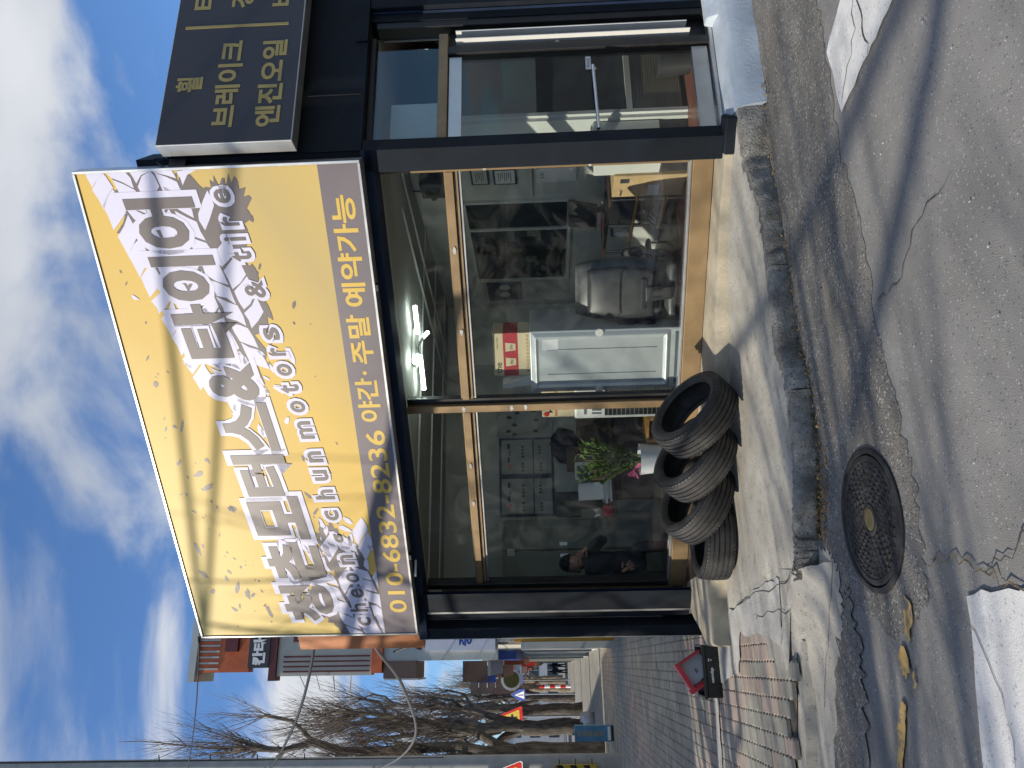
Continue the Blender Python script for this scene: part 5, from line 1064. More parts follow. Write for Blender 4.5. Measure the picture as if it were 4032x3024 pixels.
text('중고', 'board_lettering', 'blue_sign', nb, NB(0.25, -0.035, 3.6), -WW, Z, 0.6, 0.3, 0.03)
nbx('red_beam', 'orange_metal', (-0.62, 3.5), (-0.06, 0.3), (5.552, 5.80)); nbx('cream_wall', 'siding_cream', (-0.66, 3.5), (0.0, 0.3), (5.802, 8.05))
for k in range(4): nbx('maroon_stripe', 'maroon', (-0.58 + 0.11 * k, -0.545 + 0.11 * k), (-0.02, -0.001), (5.85, 7.9))
nbx('panel_border', 'maroon', (0.10, 0.15), (-0.02, -0.001), (5.85, 7.7)); nbx('panel_border', 'maroon', (0.151, 2.4), (-0.02, -0.001), (7.62, 7.7))
nbx('maroon_cornice', 'maroon', (-0.76, 3.5), (-0.08, 0.3), (8.052, 8.22)); nbx('name_board', 'sign_dark', (-0.47, 3.4), (-0.1, 0.2), (8.225, 8.72))
text('칸타', 'board_lettering', 'paper', nb, NB(-0.10, -0.105, 8.47), -WW, Z, 0.62, 0.32, 0.05)
nbx('orange_cladding', 'orange_metal', (-0.56, 3.5), (0.0, 0.3), (8.722, 9.95)); nbx('roof_edge', 'siding_grey', (-0.76, 3.6), (-0.12, 1.0), (9.952, 10.12))
for k in range(14): nbx('cladding_rib', 'siding_grey', (-0.50 + 0.13 * k, -0.46 + 0.13 * k), (-0.025, -0.001), (9.45, 9.93))
nbx('vent_box', 'maroon', (-0.10, 0.20), (-0.1, -0.001), (9.0, 9.3))
aw = nbx('awning', 'brown_metal', (-0.74, -0.361), (0.0, 1.2), (4.75, 5.52)); nbx('awning_edge', 'siding_grey', (-0.78, -0.745), (0.0, 1.2), (4.7, 5.50))
nbx('side_wall', 'siding_cream', (-0.02, 3.4), (0.31, 6.0), (0.1, 9.9))
for k in range(4): MB().tube([NB(-0.66, 0.1 + 0.3 * k, 6.3 + 0.5 * k), NB(-1.0, 0.1 + 0.5 * k, 6.3 + 0.5 * k)], 0.012, 5).build('bracket_rod', 'alum', nb)
# shops further down the street: each its own building with a front, a sign and awning
cols = ['far_white', 'siding_grey', 'far_tan', 'siding_cream', 'far_white', 'siding_cream', 'far_white']; sgn = ['blue_sign', 'orange_metal', 'sky_blue_sign', 'red', 'maroon', 'yellow_wall', 'blue_sign']
txt = ['grey shop front with blue sign just past the yellow wall', 'cream shop front with orange sign in the middle of the row', 'tan shop front with pale blue sign further down the row', 'cream shop front with red sign down the row', 'white shop front with maroon sign far down the row', 'cream shop front with yellow sign near the end of the row', 'white shop front at the far end of the row']
a = 18.0
for k in range(7):
    ln = 7.0 + k * 1.8; h = (4.6, 5.2, 4.2, 6.0, 5.0, 7.0, 6.0)[k]; b0 = (0.05, 0.22, -0.1, 0.35, 0.1, 0.4, 0.3)[k]
    sh = thing('street_shop', txt[k], 'building', SW(a + ln / 2, -2, 0.1), 'shop fronts down the street')
    MB().box(SW, (a, a + ln - 0.2), (-6, b0), (0.1, h)).build('wall', cols[k], sh); MB().box(SW, (a + 0.2, a + ln - 0.5), (b0 + 0.01, b0 + 0.28), (2.7, 3.5)).build('sign_board', sgn[k], sh)
    MB().box(SW, (a + 0.5, a + ln - 0.8), (b0 + 0.005, b0 + 0.06), (0.3, 2.5)).build('shop_window', 'far_glass', sh); MB().box(SW, (a, a + ln - 0.2), (b0 + 0.29, b0 + 0.75), (3.52, 3.60)).build('awning', ('siding_grey', 'brown_metal', 'far_white')[k % 3], sh)
    pj = MB().box(SW, (a + 1.0, a + 1.12), (b0 + 0.30, b0 + 0.95), (3.7 + 0.2 * (k % 2), 4.5 + 0.2 * (k % 2))).build('hanging_sign', ('brown_metal', 'blue_sign', 'far_white', 'red', 'sky_blue_sign', 'maroon', 'orange_metal')[k], sh)
    a += ln
vs_ = thing('hanging_sign', 'dark brown vertical hanging sign with pale characters far down the street', 'sign', SW(46, 1.0, 4.0)); MB().box(SW, (46, 46.2), (0.6, 2.3), (4.4, 6.9)).build('panel', 'brown_metal', vs_)
for k in range(4): MB().box(SW, (45.96, 45.995), (0.9, 1.9), (4.7 + 0.55 * k, 4.75 + 0.55 * k)).build('character', 'paper', vs_); MB().box(SW, (45.96, 45.995), (1.3, 1.38), (4.55 + 0.55 * k, 4.69 + 0.55 * k)).build('character', 'paper', vs_)
MB().tube([SW(46.1, 0.3, 6.5), SW(46.1, 0.62, 6.5)], 0.03, 6).build('arm', 'black_frame', vs_)
rs = thing('round_sign', 'round pale hanging sign with coloured rim down the street', 'sign', SW(36, 1.2, 3.6)); MB().lathe(SW(36, 1.25, 3.75), -ST, [(0.55, -0.05), (0.55, 0.05), (0.50, 0.055), (0.0, 0.055)], 28).build('disc', 'far_white', rs, smooth=True); MB().lathe(SW(36, 1.25, 3.75), -ST, [(0.42, 0.058), (0.36, 0.06), (0.0, 0.06)], 24).build('print', 'moss', rs); MB().tube([SW(36, 0.3, 3.75), SW(36, 0.7, 3.75)], 0.03, 6).build('arm', 'black_frame', rs)
# utility pole with warning signs
pb = SW(11.6, 2.58, 0.1); pole = thing('utility_pole', 'thick concrete utility pole at the edge of the picture left of the trees', 'utility pole', pb)
MB().tube([pb, pb + Z * 18], [0.20, 0.13], 20).build('pole_shaft', 'pole_concrete', pole, smooth=True)
for z in (7.2, 8.3, 9.4, 10.6): MB().tube([pb + W(-0.2, 0, z) + RT * 0, pb + W(0.28, -0.02, z)], 0.012, 6).build('step_bolt', 'black_frame', pole)
MB().tube([pb + W(0.17, -0.05, 4.0), pb + W(0.145, -0.05, 17.8)], 0.014, 6).build('riser_cable', 'cable', pole)
def upright_plate(c, right, w_, h_, th_, name, m, par): return MB().box(lambda a, b, cc: c + right * a + Vector((-right.y, right.x, 0)) * b + Z * cc, (-w_ / 2, w_ / 2), (-th_ / 2, th_ / 2), (-h_ / 2, h_ / 2)).build(name, m, par)
hz = thing('hazard_panel', 'yellow and black striped hazard panel fixed on the utility pole', 'sign', pb + W(-0.02, -0.25, 1.3))
rx = Vector((0.9, -0.42, 0)).normalized(); hc = pb + W(-0.12, -0.27, 1.03)
upright_plate(hc, rx, 0.62, 0.92, 0.02, 'panel', 'tape_yellow', hz)
nf = Vector((-rx.y, rx.x, 0)); nf = nf if nf.y < 0 else -nf
for k in range(4):
    z0 = -0.46 + 0.30 * k - 0.10; pts = [(-0.31, z0), (0.31, z0 + 0.26), (0.31, z0 + 0.40), (-0.31, z0 + 0.14)]; pts = [(x, max(-0.455, min(0.455, z))) for x, z in pts]
    MB().poly([hc + rx * x + nf * 0.0125 + Z * z for x, z in pts]).build('stripe', 'stripe_black', hz)
for z in (0.36, 0.0, -0.36): MB().tube([hc + rx * 0.31 + Z * z, hc + rx * 0.37 + Z * z - nf * 0.1], 0.012, 6).build('bolt', 'black_frame', hz)
tri = thing('warning_sign', 'red bordered triangular warning sign with yellow field on the utility pole', 'sign', pb + W(-0.1, -0.3, 2.6)); tcn = pb + W(-0.17, -0.29, 2.55)
def tri_plate(c, s, d, name, m, par): return MB().poly([c + nf * d + rx * x + Z * z for x, z in ((-0.5 * s, -0.289 * s), (-0.46 * s, -0.33 * s), (0.46 * s, -0.33 * s), (0.5 * s, -0.289 * s), (0.04 * s, 0.545 * s), (-0.04 * s, 0.545 * s))]).build(name, m, par)
MB().prism([(0, 0)], 0, 0) if False else None
tri_plate(tcn, 1.06, 0.0, 'backing', 'paper', tri); tri_plate(tcn, 1.0, 0.004, 'border', 'red', tri); tri_plate(tcn, 0.70, 0.008, 'field', 'tape_yellow', tri)
for x0, z0, x1, z1 in ((0.02, -0.05, 0.16, 0.02), (-0.12, -0.16, 0.2, -0.10), (0.10, -0.18, 0.2, -0.02)): MB().poly([tcn + nf * 0.012 + rx * x + Z * z for x, z in ((x0, z0), (x1, z0), (x1, z1), (x0, z1))]).build('pictogram', 'stripe_black', tri)
# second warning triangle on a post behind the trees, blue crossing sign
def post_sign(base, h, name, label, kind):
    t = thing(name, label, 'sign', base); MB().tube([base, base + Z * (h + 0.4)], 0.04, 10).build('post', 'pole_steel', t, smooth=True); c = base + Z * h + nf * 0.05
    if kind == 'tri':
        tri_plate(c, 1.3, 0.0, 'border', 'red', t); tri_plate(c, 0.90, 0.006, 'field', 'tape_yellow', t)
        for x0, z0, x1, z1 in ((-0.06, -0.2, 0.06, 0.22), (-0.2, -0.04, 0.2, 0.06)): MB().poly([c + nf * 0.012 + rx * x + Z * z for x, z in ((x0, z0), (x1, z0), (x1, z1), (x0, z1))]).build('pictogram', 'stripe_black', t)
    elif kind == 'blue':
        MB().poly([c + rx * x + Z * z for x, z in ((-0.5, -0.38), (0.5, -0.38), (0.5, 0.0), (0.0, 0.55), (-0.5, 0.0))]).build('panel', 'blue_sign', t); MB().poly([c + nf * 0.006 + rx * x + Z * z for x, z in ((-0.34, -0.3), (0.34, -0.3), (0.0, 0.3))]).build('field', 'paper', t)
        MB().poly([c + nf * 0.012 + rx * x + Z * z for x, z in ((-0.05, -0.25), (0.05, -0.25), (0.03, 0.1), (-0.03, 0.1))]).build('pictogram', 'stripe_black', t)
    else: upright_plate(c, rx, 1.6, 0.5, 0.03, 'panel', 'blue_sign', t)
    return t
post_sign(SW(27.5, 2.55, 0.1), 3.2, 'warning_sign', 'red bordered yellow crossroads warning triangle between the tree trunks', 'tri')
post_sign(SW(45, 2.3, 0.1), 3.6, 'crossing_sign', 'blue crosswalk sign on a white post beyond the second tree', 'blue')
post_sign(SW(62, 1.8, 0.1), 4.2, 'direction_sign', 'small blue direction board far down the street', 'board')
rw = thing('striped_bollard', 'red and white striped post standing far down the sidewalk', 'bollard', SW(58, 2.2, 0.1))
for k in range(6): MB().tube([SW(58, 2.2, 0.1 + 0.42 * k), SW(58, 2.2, 0.52 + 0.42 * k)], 0.13, 10).build('band', 'red' if k % 2 else 'paper', rw)
lp = SW(15.0, 3.0, 0.1); lpo = thing('lamp_post', 'pale steel lamp post standing between the two nearest tree trunks', 'lamp post', lp); MB().tube([lp, lp + Z * 4.0, lp + Z * 7.5], [0.085, 0.075, 0.05], 14).build('shaft', 'pole_steel', lpo, smooth=True); MB().tube([lp + Z * 0.0, lp + Z * 0.25], 0.13, 14).build('base_collar', 'pole_steel', lpo)
bo = SW(13.2, 2.1, 0.1); bb = thing('banner_stand', 'blue upright street sign box with yellow vertical lettering on the sidewalk', 'sign', bo)
def BB(x, y, z): return bo - WW * x + ST * y + Z * z
MB().box(BB, (-0.18, 0.19), (-0.12, 0.12), (0.07, 0.98)).build('panel', 'sky_blue_sign', bb, bevel=0.01); MB().box(BB, (-0.17, 0.18), (-0.11, 0.11), (0.0, 0.069)).build('foot', 'black_frame', bb); MB().box(BB, (-0.15, 0.16), (-0.126, -0.1215), (0.10, 0.17)).build('white_bar', 'paper', bb)
for k, c_ in enumerate('견인부동산'[:5]): text(c_, 'panel_lettering', 'sign_gold_dull', bb, BB(0.0, -0.1245, 0.86 - 0.135 * k), -WW, Z, 0.12, 0.105, 0.02)
gb = MB(); r = random.Random(501); gb.ell(SW(22.5, 2.35, 0.34), 0.26, 0.22, 0.26, 14, 9); gb.v = [p + Vector((r.gauss(0, .025), r.gauss(0, .025), r.gauss(0, .02))) for p in gb.v]; gb.build('white_sack', 'bag', None, label='white sack standing on the sidewalk against a tree trunk', cat='sack', smooth='all')
for k, (a_, b_, c_) in enumerate(((70, 1.2, 'cloth_black'), (76, 0.7, 'cloth_black'), (55, 2.9, 'sky_blue_sign'))):
    p = SW(a_, b_, 0.12); pe = thing('person', ('pedestrian in dark clothes walking far down the sidewalk', 'pedestrian in dark clothes, farthest figure beside the shop fronts', 'person in a pale blue jacket by the far kerb')[k], 'person', p, 'far pedestrians')
    m_ = MB(); m_.tube([p + W(0.10, 0.1, 0), p + W(0.09, 0, 0.45), p + W(0.07, 0, 0.85), p + W(0.02, 0, 1.05), p + W(0, 0, 1.38), p + W(0, 0, 1.48)], [0.06, 0.075, 0.10, 0.17, 0.20, 0.08], 10); m_.tube([p + W(-0.10, -0.1, 0), p + W(-0.09, 0, 0.45), p + W(-0.07, 0, 0.88)], [0.06, 0.075, 0.10], 8); m_.tube([p + W(0.2, 0, 1.38), p + W(0.26, 0.02, 1.1), p + W(0.24, -0.05, 0.82)], [0.06, 0.05, 0.04], 8); m_.tube([p + W(-0.2, 0, 1.38), p + W(-0.26, 0.02, 1.1), p + W(-0.24, -0.05, 0.82)], [0.06, 0.05, 0.04], 8); m_.build('clothed_body', c_, pe, smooth=True); MB().ell(p + W(0, 0, 1.6), 0.09, 0.10, 0.125, 12, 8).build('head', 'hair', pe, smooth='all')
def ro(al, ww): return Vector((al * 0.899 + ww * 0.438, al * 0.438 - ww * 0.899, 0))
# ================================================================== BARE STREET TREES
def bare_tree(name, label, base, seed, H=14.0, detail=1.0, mt='bark', mw='twig', r0=0.24, lean=(0, 0)):
    r = random.Random(seed); t = thing(name, label, 'tree', base, 'bare pollarded street trees'); tr = MB(); tw = MB(); base = Vector(base)
    fork = r.uniform(2.3, 3.0); top = base + W(lean[0] * fork, lean[1] * fork, fork)
    pts = [base + W(0, 0, -0.05)]; rad = [r0 * 1.25]
    for i in range(1, 6): f = i / 5; pts.append(base.lerp(top, f) + W(r.gauss(0, .03), r.gauss(0, .03), 0)); rad.append(r0 * (1.08 - 0.18 * f) * r.uniform(.95, 1.06))
    tr.tube(pts, rad, 10)
    def whip(p, d, L, rr, sub=True):
        n = 6; q = [p]; rd = [rr]; d = d.normalized()
        for i in range(n):
            d = (d + Vector((r.gauss(0, .07), r.gauss(0, .07), 0.10))).normalized(); q.append(q[-1] + d * (L / n)); rd.append(rr * (1 - 0.80 * (i + 1) / n))
        tw.tube(q, rd, 4 if rr > 0.012 else 3, cap=False)
        if sub:
            for _ in range(int(r.uniform(3, 6) * detail)):
                i = r.randint(1, n - 1); a = r.uniform(0, 6.28); dd = (q[i + 1] - q[i]).normalized() + Vector((math.cos(a), math.sin(a), r.uniform(-.1, .5))) * r.uniform(.5, .9); L2 = L * r.uniform(.16, .38); e = q[i] + dd.normalized() * L2 * .5; tw.tube([q[i], e, e + (dd.normalized() + Vector((0, 0, .3))).normalized() * L2 * .5], [rd[i] * .6, rd[i] * .45, rd[i] * .2], 3, cap=False)
    nl = r.randint(4, 5)
    for k in range(nl):
        a = 2 * math.pi * k / nl + r.uniform(-.4, .4); lead = (k == 0); top_z = H * (0.70 if lead else r.uniform(0.42, 0.62)); spread = 0.25 if lead else r.uniform(0.8, 1.7)
        q = [top - Z * 0.15]; rd = [r0 * (0.75 if lead else 0.55)]; n = 9
        for i in range(1, n + 1):
            f = i / n; q.append(base + W(lean[0] * top_z * f + math.cos(a) * spread * f ** 0.75 + r.gauss(0, .06), lean[1] * top_z * f + math.sin(a) * spread * f ** 0.75 + r.gauss(0, .06), fork + (top_z - fork) * f)); rd.append(rd[0] * (1 - 0.62 * f) * r.uniform(.88, 1.18))
        tr.tube(q, rd, 8)
        for j in range(3, n + 1):                                       # side limbs, knobs and shoots
            if r.random() < 0.75:
                aa = r.uniform(0, 6.28); L = r.uniform(0.5, 1.5); s = q[j]; e1 = s + W(math.cos(aa) * L * .55, math.sin(aa) * L * .55, L * .35); e2 = e1 + W(math.cos(aa) * L * .15, math.sin(aa) * L * .15, L * .55); tr.tube([s, e1, e2], [rd[j] * .62, rd[j] * .5, rd[j] * .42], 6)
                for _ in range(int(7 * detail)): a2 = r.uniform(0, 6.28); whip(e2 - Z * r.uniform(0, .3), Vector((math.cos(a2) * .55, math.sin(a2) * .55, 1)), r.uniform(1.0, 2.7), r.uniform(.009, .019))
            for _ in range(int(4 * detail)): a2 = r.uniform(0, 6.28); whip(q[j] + W(r.gauss(0, .03), r.gauss(0, .03), 0), Vector((math.cos(a2) * .8, math.sin(a2) * .8, .8)), r.uniform(.6, 1.9), r.uniform(.007, .014))
        for _ in range(int((22 if lead else 14) * detail)): a2 = r.uniform(0, 6.28); whip(q[-1] - Z * r.uniform(0, .5), Vector((math.cos(a2) * .35, math.sin(a2) * .35, 1)), r.uniform(1.4, 3.0) * (1.25 if lead else 1), r.uniform(.012, .024))
        if lead: whip(q[-1], Vector((0, 0, 1)), H - top_z, .045); 
    tr.v = [p + Vector((r.gauss(0, .006), r.gauss(0, .006), 0)) for p in tr.v]
    tr.build('trunk', mt, t, smooth=True, merge=False); tw.build('twigs', mw, t, kind='stuff', merge=False, recalc=False)
    return t
T1 = SW(17.8, 2.95, 0.1); 
bare_tree('bare_tree', 'bare pollarded tree nearest the utility pole with thick dark trunk', SW(17.2, 2.85, 0.1), 11, 14.8, 1.6, r0=0.27, lean=(-0.015, 0))
bare_tree('bare_tree', 'bare pollarded tree directly behind the blue sign box', SW(24.5, 2.75, 0.1), 12, 13.5, 1.4, r0=0.30)
bare_tree('bare_tree', 'bare pollarded tree third along the street, beside the white sack', SW(34, 2.65, 0.1), 13, 13.5, 1.2, r0=0.30)
bare_tree('bare_tree', 'bare tree fourth along the street, before the pale far trees', SW(47, 2.6, 0.1), 14, 13.0, 0.9, r0=0.27)
for k in range(5): bare_tree('bare_tree', ('tan lit bare tree far down the row, nearest of the pale ones', 'tan lit bare tree second of the pale far ones', 'tan lit bare tree third of the pale far ones', 'tan lit bare tree fourth of the pale far ones', 'tan lit bare tree at the very end of the street')[k], SW(60 + 13 * k, 2.4 + 0.3 * (k % 2), 0.1), 20 + k, 12 + k % 3, 0.45, 'bark_far_lit', 'bark_far_lit', 0.26)
# trees across the road, out of the picture, whose branches stripe the sunlit sidewalk
bare_tree('bare_tree', 'bare tree on the road side left of the crate, outside the picture', (-9.2, 4.3, 0.02), 31, 10.0, 0.8, r0=0.22)

bare_tree('bare_tree', 'unseen bare tree added behind the camera to dapple the road', tuple(ro(-7.6, -0.2) + Z * 0.02), 32, 6.8, 0.8, r0=0.14)  # added out of view, kept low so its twigs dapple only the road
bare_tree('bare_tree', 'unseen bushy bare tree added left of the camera to half shade the road', tuple(ro(-8.3, -4.3) + Z * 0.02), 36, 7.4, 1.2, r0=0.12)  # added out of view, twig density set for soft partial shade by the kerb
# houses across the road, seen small between the trunks and reflected in the glass
def house(c, rx_, wd, dp, h, name, label, m, floors=2, cols_=5, group='buildings across the road'):
    c = Vector(c); rx_ = Vector(rx_).normalized(); ry = Vector((-rx_.y, rx_.x, 0)); fr_ = lambda a, b, z: c + rx_ * a + ry * b + Z * z
    t = thing(name, label, 'building', c, group); MB().box(fr_, (-wd / 2, wd / 2), (0, dp), (0, h)).build('wall', m, t); MB().box(fr_, (-wd / 2 - 0.2, wd / 2 + 0.2), (-0.2, dp + 0.2), (h + 0.002, h + 0.25)).build('roof', 'concrete', t)
    fh = h / floors
    for f in range(floors):
        for k in range(cols_):
            x = -wd / 2 + wd * (k + 0.5) / cols_; z = f * fh + 0.35 * fh; w_ = wd / cols_ * 0.32
            wn = MB().box(fr_, (x - w_, x + w_), (-0.03, -0.002), (z - 0.12 * fh, z + 0.42 * fh)).build('window', 'far_glass', t); MB().box(fr_, (x - 0.03, x + 0.03), (-0.045, -0.031), (z - 0.12 * fh, z + 0.42 * fh)).build('window_bar', 'alum_white', wn)
    return t
dn = Vector((0.42, -0.906, 0))
# opposite row: roof edges shade the road in front of the shop
def opp(al0, w0, al1, w1, h, label, m, fl, cl):
    a = ro(al0, w0); b = ro(al1, w1); d = (b - a); mid = (a + b) / 2; rx_ = d.normalized(); ry = Vector((-rx_.y, rx_.x, 0))
    if ry.dot(Vector((0.899, 0.438, 0))) > 0: rx_ = -rx_
    return house(mid, rx_, d.length, 7, h, 'opposite_building', label, m, fl, cl)
opp(-13.0, -8.0, -12.5, 16.0, 6.6, 'low building across the road behind the photographer', 'far_tan', 2, 7)
opp(-10.4, -9.3, -10.6, -24.0, 8.0, 'plain building across the road facing the yellow wall', 'far_tan', 3, 6)
opp(-10.8, -25.0, -12.0, -46.0, 8.0, 'pale building across the road facing the street trees', 'far_white', 3, 7)
house(SW(75, 17, 0), Vector((0.3, -0.95, 0)), 16, 8, 9, 'far_house', 'white building across the road between the first tree trunks', 'far_white', 3, 6)
house(SW(95, 20, 0), Vector((0.94, 0.34, 0)), 14, 8, 7, 'far_house', 'low tan house across the road far between the trunks', 'far_tan', 2, 5)
house(SW(125, 3, 0), Vector((0.94, 0.34, 0)), 30, 8, 9, 'far_house', 'pale building closing the far end of the street', 'far_white', 3, 10)
house(SW(110, 34, 0), Vector((0.94, 0.34, 0)), 26, 8, 11, 'far_house', 'tall white block far left across the road', 'far_white', 4, 8)

# ================================================================== CABLES
def cable(name, label, pts, rad, m='cable', sag=0.0, n=14):
    q = []; a, b = Vector(pts[0]), Vector(pts[-1])
    if len(pts) == 2:
        for i in range(n + 1): f = i / n; q.append(a.lerp(b, f) - Z * sag * 4 * f * (1 - f))
    else:
        P_ = [Vector(p) for p in pts]; P_ = [P_[0] * 2 - P_[1]] + P_ + [P_[-1] * 2 - P_[-2]]
        for i in range(1, len(P_) - 2):
            for k in range(8):
                t = k / 8; p0, p1, p2, p3 = P_[i - 1:i + 3]; q.append(0.5 * ((2 * p1) + (p2 - p0) * t + (2 * p0 - 5 * p1 + 4 * p2 - p3) * t * t + (3 * p1 - p0 - 3 * p2 + p3) * t ** 3))
        q.append(P_[-2])
    return MB().tube(q, rad, 6).build(name, m, None, label=label, cat='cable', smooth=True, group='overhead cables')
hook = CH(SL + 0.07, SO, STp + 0.05)
def px(D_x, D_y, dist):
    u = 3024 - D_y * 1.8228; v = D_x * 1.8228; d = F * 3027 + RT * (u - 1512) - UP * (v - 2016); d.normalize(); return Vector((0, 0, CAMZ)) + d * dist
cable('overhead_cable', 'thin stay cable running left from the top corner of the yellow sign', [hook, SW(8.6, 4.2, 9.3)], 0.007, 'cable', 0.25)
cable('overhead_cable', 'thick black cable sloping from behind the yellow sign past the treetops', [SW(1.0, -0.1, 4.15), SW(11.5, 3.2, 8.6)], 0.022, 'cable', 0.35)
cable('overhead_cable', 'coiled grey service cable hanging from the shop wall towards the trees', [SW(1.2, 0.02, 3.55), SW(1.6, 0.25, 3.62), SW(3.0, 0.7, 3.55), SW(6.0, 1.5, 3.85), SW(9.0, 2.2, 4.7), SW(12.5, 2.9, 6.2)], 0.02, 'cable_grey')
cable('overhead_cable', 'service cable loop dropping below the grey cable at the shop wall', [SW(1.15, 0.05, 3.50), SW(1.3, 0.2, 3.25), SW(1.6, 0.28, 3.1), SW(1.9, 0.22, 3.2), SW(2.1, 0.3, 3.5)], 0.014, 'cable')
for k, (z0, z1, lb) in enumerate(((4.9, 7.2, 'long cable crossing above the sidewalk, uppermost of the street lines'), (4.6, 6.8, 'long cable crossing above the sidewalk, middle of the street lines'), (4.3, 6.3, 'long cable crossing above the sidewalk, lowest of the street lines'))):
    cable('overhead_cable', lb, [SW(34, 0.3 + 0.1 * k, z0), SW(9.5, 3.0, z1 - 2.2)], 0.012, 'cable', 0.35)
# cables strung high over the crossing; their shadows fall across the sign
def cab_shadow(s0, z0, s1, z1, k0, k1, rad, label, ext=1.2):
    a = CH(s0, SO, z0) + SV * k0; b = CH(s1, SO, z1) + SV * k1; d = b - a; return cable('overhead_cable', label, [a - d * ext, b + d * ext], rad, 'cable')
cab_shadow(4.5, 3.55, 2.7, 2.95, 8.0, 7.6, 0.07, 'thick cable bundle crossing above the corner, outside the picture', 0.6)
cab_shadow(4.5, 4.95, 1.2, 4.52, 11.0, 11.0, 0.03, 'high cable over the crossing, upper of two', 0.8)
cab_shadow(4.5, 4.93, 1.4, 4.12, 11.5, 11.5, 0.03, 'high cable over the crossing, lower of two', 0.8)
cab_shadow(4.3, 3.30, 2.9, 3.0, 8.5, 8.5, 0.03, 'thin cable crossing above the corner below the bundle', 0.6)

def ground_shadow_cable(pts, k, rad, label):
    return cable('overhead_cable', label, [W(x, y, 0) + SV * k for x, y in pts], rad, 'cable')
ground_shadow_cable([(2.6, 1.6), (1.62, 3.41), (1.19, 4.12), (0.73, 5.03), (0.42, 5.95), (0.2, 6.8)], 13.5, 0.045, 'thick cable bundle high over the road, nearest to the opposite roof')
ground_shadow_cable([(3.0, 2.6), (1.46, 3.09), (1.1, 3.27), (0.70, 3.49), (-0.3, 4.1)], 13.0, 0.05, 'thick cable bundle high over the road, crossing in front of the corner')
# ================================================================== MAN ON THE PHONE
man = thing('person', 'man in a dark jacket and black cap phoning inside the left window', 'person', RO(-2.55, 3.62, FZ))
def skin_mesh(name, nodes, edges, m, parent, sub=2):
    me = bpy.data.meshes.new(name); o0 = WLOC[parent.name]; me.from_pydata([Vector(p) - o0 for p, _ in nodes], edges, []); o = bpy.data.objects.new(name, me); COL.objects.link(o); o.parent = parent
    sk = o.modifiers.new('skin', 'SKIN'); sk.use_smooth_shade = True
    lay = me.skin_vertices[0].data if me.skin_vertices else None
    if lay is None:
        bm = bmesh.new(); bm.from_mesh(me); bm.verts.layers.skin.verify(); bm.to_mesh(me); bm.free(); lay = me.skin_vertices[0].data
    for i, (_, rr) in enumerate(nodes): lay[i].radius = rr if isinstance(rr, tuple) else (rr, rr); lay[i].use_root = (i == 0)
    s = o.modifiers.new('sub', 'SUBSURF'); s.levels = sub; s.render_levels = sub; me.materials.append(MATS[m]); return o
Q = lambda t_, q_, z_: RO(t_, q_, z_)
nodes = [(Q(-2.57, 3.74, 0.72), (0.15, 0.11)), (Q(-2.57, 3.70, 0.92), (0.15, 0.11)), (Q(-2.56, 3.64, 1.10), (0.17, 0.11)), (Q(-2.555, 3.61, 1.19), (0.11, 0.08)), (Q(-2.55, 3.58, 1.25), 0.055),
         (Q(-2.70, 3.62, 1.16), 0.07), (Q(-2.76, 3.57, 0.98), 0.055), (Q(-2.68, 3.44, 0.88), 0.042),
         (Q(-2.41, 3.62, 1.15), 0.07), (Q(-2.29, 3.55, 1.00), 0.055), (Q(-2.36, 3.45, 1.13), 0.042), (Q(-2.40, 3.42, 1.18), 0.036),
         (Q(-2.68, 3.60, 0.66), 0.085), (Q(-2.72, 3.36, 0.66), 0.07), (Q(-2.71, 3.32, 0.36), 0.05), (Q(-2.47, 3.60, 0.66), 0.085), (Q(-2.42, 3.36, 0.66), 0.07), (Q(-2.42, 3.33, 0.36), 0.05)]
edges = [(0, 1), (1, 2), (2, 3), (3, 4), (2, 5), (5, 6), (6, 7), (2, 8), (8, 9), (9, 10), (10, 11), (0, 12), (12, 13), (13, 14), (0, 15), (15, 16), (16, 17)]
skin_mesh('clothed_body', nodes, edges, 'cloth_black', man)
hcn = Q(-2.545, 3.56, 1.355)
# head: local frame x right, y forward (towards the window), z up, slightly tilted
fwd = (-ST * 0.92 - T_ * 0.2 + T_ * 0.35).normalized(); upv = (Z - fwd * 0.12 + T_ * 0.10).normalized(); rgt = fwd.cross(upv).normalized()
def HD(x, y, z): return hcn + rgt * x + fwd * y + upv * z
hm = MB(); n, m_ = 24, 18; vs = []
for i in range(m_ + 1):
    tt = math.pi * i / m_; z = math.cos(tt)
    for j in range(n):
        a_ = 2 * math.pi * j / n; x = math.sin(tt) * math.cos(a_); y = math.sin(tt) * math.sin(a_)
        wx = 0.077 * (1.0 if z > -0.1 else 1 - 0.38 * ((-z - 0.1) / 0.9) ** 1.3); wy = 0.095 * (1.0 if z > -0.2 else 1 - 0.22 * (-z - 0.2)); px_ = x * wx; py_ = y * wy; pz_ = z * 0.118
        if y > 0.6:
            if abs(z + 0.10) < 0.22 and abs(x) < 0.2: py_ += 0.020 * (1 - abs(x) / 0.2) * (1 - abs(z + 0.14) / 0.26)
            if abs(z - 0.02) < 0.14 and 0.22 < abs(x) < 0.6: py_ -= 0.007
            if z < -0.75: py_ += 0.008
        vs.append(HD(px_, py_, pz_))
hm.add(vs, [(i * n + j, i * n + (j + 1) % n, (i + 1) * n + (j + 1) % n, (i + 1) * n + j) for i in range(m_) for j in range(n)])
head = hm.build('head', 'skin', man, smooth='all')
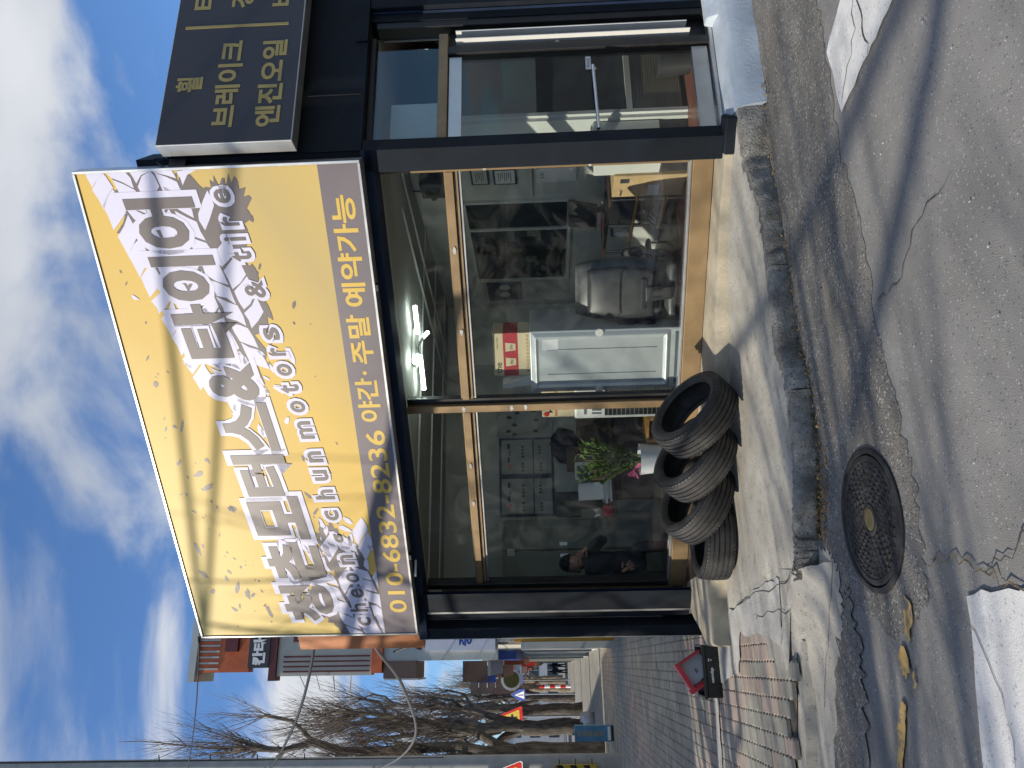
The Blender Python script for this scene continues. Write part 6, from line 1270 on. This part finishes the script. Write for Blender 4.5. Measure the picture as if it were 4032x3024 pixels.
for sx in (-1, 1):
    MB().ell(HD(sx * 0.078, -0.005, -0.005), 0.012, 0.022, 0.030, 10, 8).build('ear', 'skin', head, smooth='all'); MB().ell(HD(sx * 0.030, 0.083, 0.004), 0.013, 0.006, 0.005, 10, 6).build('eye', 'ink', head, smooth='all'); MB().tube([HD(sx * 0.016, 0.092, 0.024), HD(sx * 0.032, 0.090, 0.028), HD(sx * 0.046, 0.080, 0.023)], 0.0035, 5).build('eyebrow', 'hair', head)
MB().tube([HD(-0.022, 0.086, -0.062), HD(0, 0.094, -0.063), HD(0.022, 0.086, -0.062)], [0.003, 0.005, 0.003], 6).build('mouth', 'maroon', head, smooth=True)
cp = MB(); vs = []
for i in range(9):
    tt = math.pi / 2 * i / 8
    for j in range(24): a_ = 2 * math.pi * j / 24; vs.append(HD(0.090 * math.sin(tt) * math.cos(a_), -0.006 + 0.108 * math.sin(tt) * math.sin(a_), 0.030 + 0.105 * math.cos(tt)))
for j in range(24): a_ = 2 * math.pi * j / 24; vs.append(HD(0.086 * math.cos(a_), -0.010 + 0.100 * math.sin(a_), -0.012 if math.sin(a_) < 0.3 else 0.028))
cp.add(vs, [(i * 24 + j, i * 24 + (j + 1) % 24, (i + 1) * 24 + (j + 1) % 24, (i + 1) * 24 + j) for i in range(9) for j in range(24)])
cp.build('cap', 'cloth_black', man, smooth='all')
def hand(wrist, d, up_, curl, name):
    d = Vector(d).normalized(); up_ = Vector(up_); sd = d.cross(up_).normalized(); nv = sd.cross(d).normalized(); wv = Vector(wrist)
    nd = [(wv, 0.024), (wv + d * 0.04, (0.036, 0.016)), (wv + d * 0.085, (0.040, 0.015))]; ed = [(0, 1), (1, 2)]
    h_ = skin_mesh(name, nd, ed, 'skin', man, 2)
    for k in range(4):
        b = wv + d * 0.085 + sd * (0.028 - 0.019 * k); L = (0.066, 0.075, 0.070, 0.055)[k]; dd = (d + sd * (0.22 - 0.15 * k)).normalized(); p1 = b + dd * L * .5 - nv * curl * .012; p2 = b + dd * L * .82 - nv * curl * .034; p3 = b + dd * L * .95 - nv * curl * .052
        skin_mesh('finger', [(b - dd * 0.01, 0.009), (p1, 0.0085), (p2, 0.0075), (p3, 0.006)], [(0, 1), (1, 2), (2, 3)], 'skin', h_ if False else man, 1)
    b = wv + d * 0.03 + sd * 0.028; dd = (d * 0.7 + sd * 0.75).normalized(); skin_mesh('thumb', [(b, 0.011), (b + dd * 0.035 - nv * .004, 0.010), (b + dd * 0.062 - nv * curl * .012 + d * .006, 0.008)], [(0, 1), (1, 2)], 'skin', man, 1)
hand(Q(-2.665, 3.415, 0.862), -Z * 0.8 + T_ * 0.55 - ST * 0.25, ST, 0.6, 'hand')
hand(Q(-2.408, 3.415, 1.195), Z * 0.75 - T_ * 0.55 + ST * 0.2, ST * 0.6 + T_ * 0.8, 0.8, 'hand')
MB().box(lambda a, b, c: HD(0.088 + a, 0.02 + b, -0.03 + c), (-0.004, 0.006), (-0.032, 0.032), (-0.065, 0.065)).build('phone', 'plastic_black', None, label='black mobile phone held to the ear of the man in the cap', cat='phone', bevel=0.003)
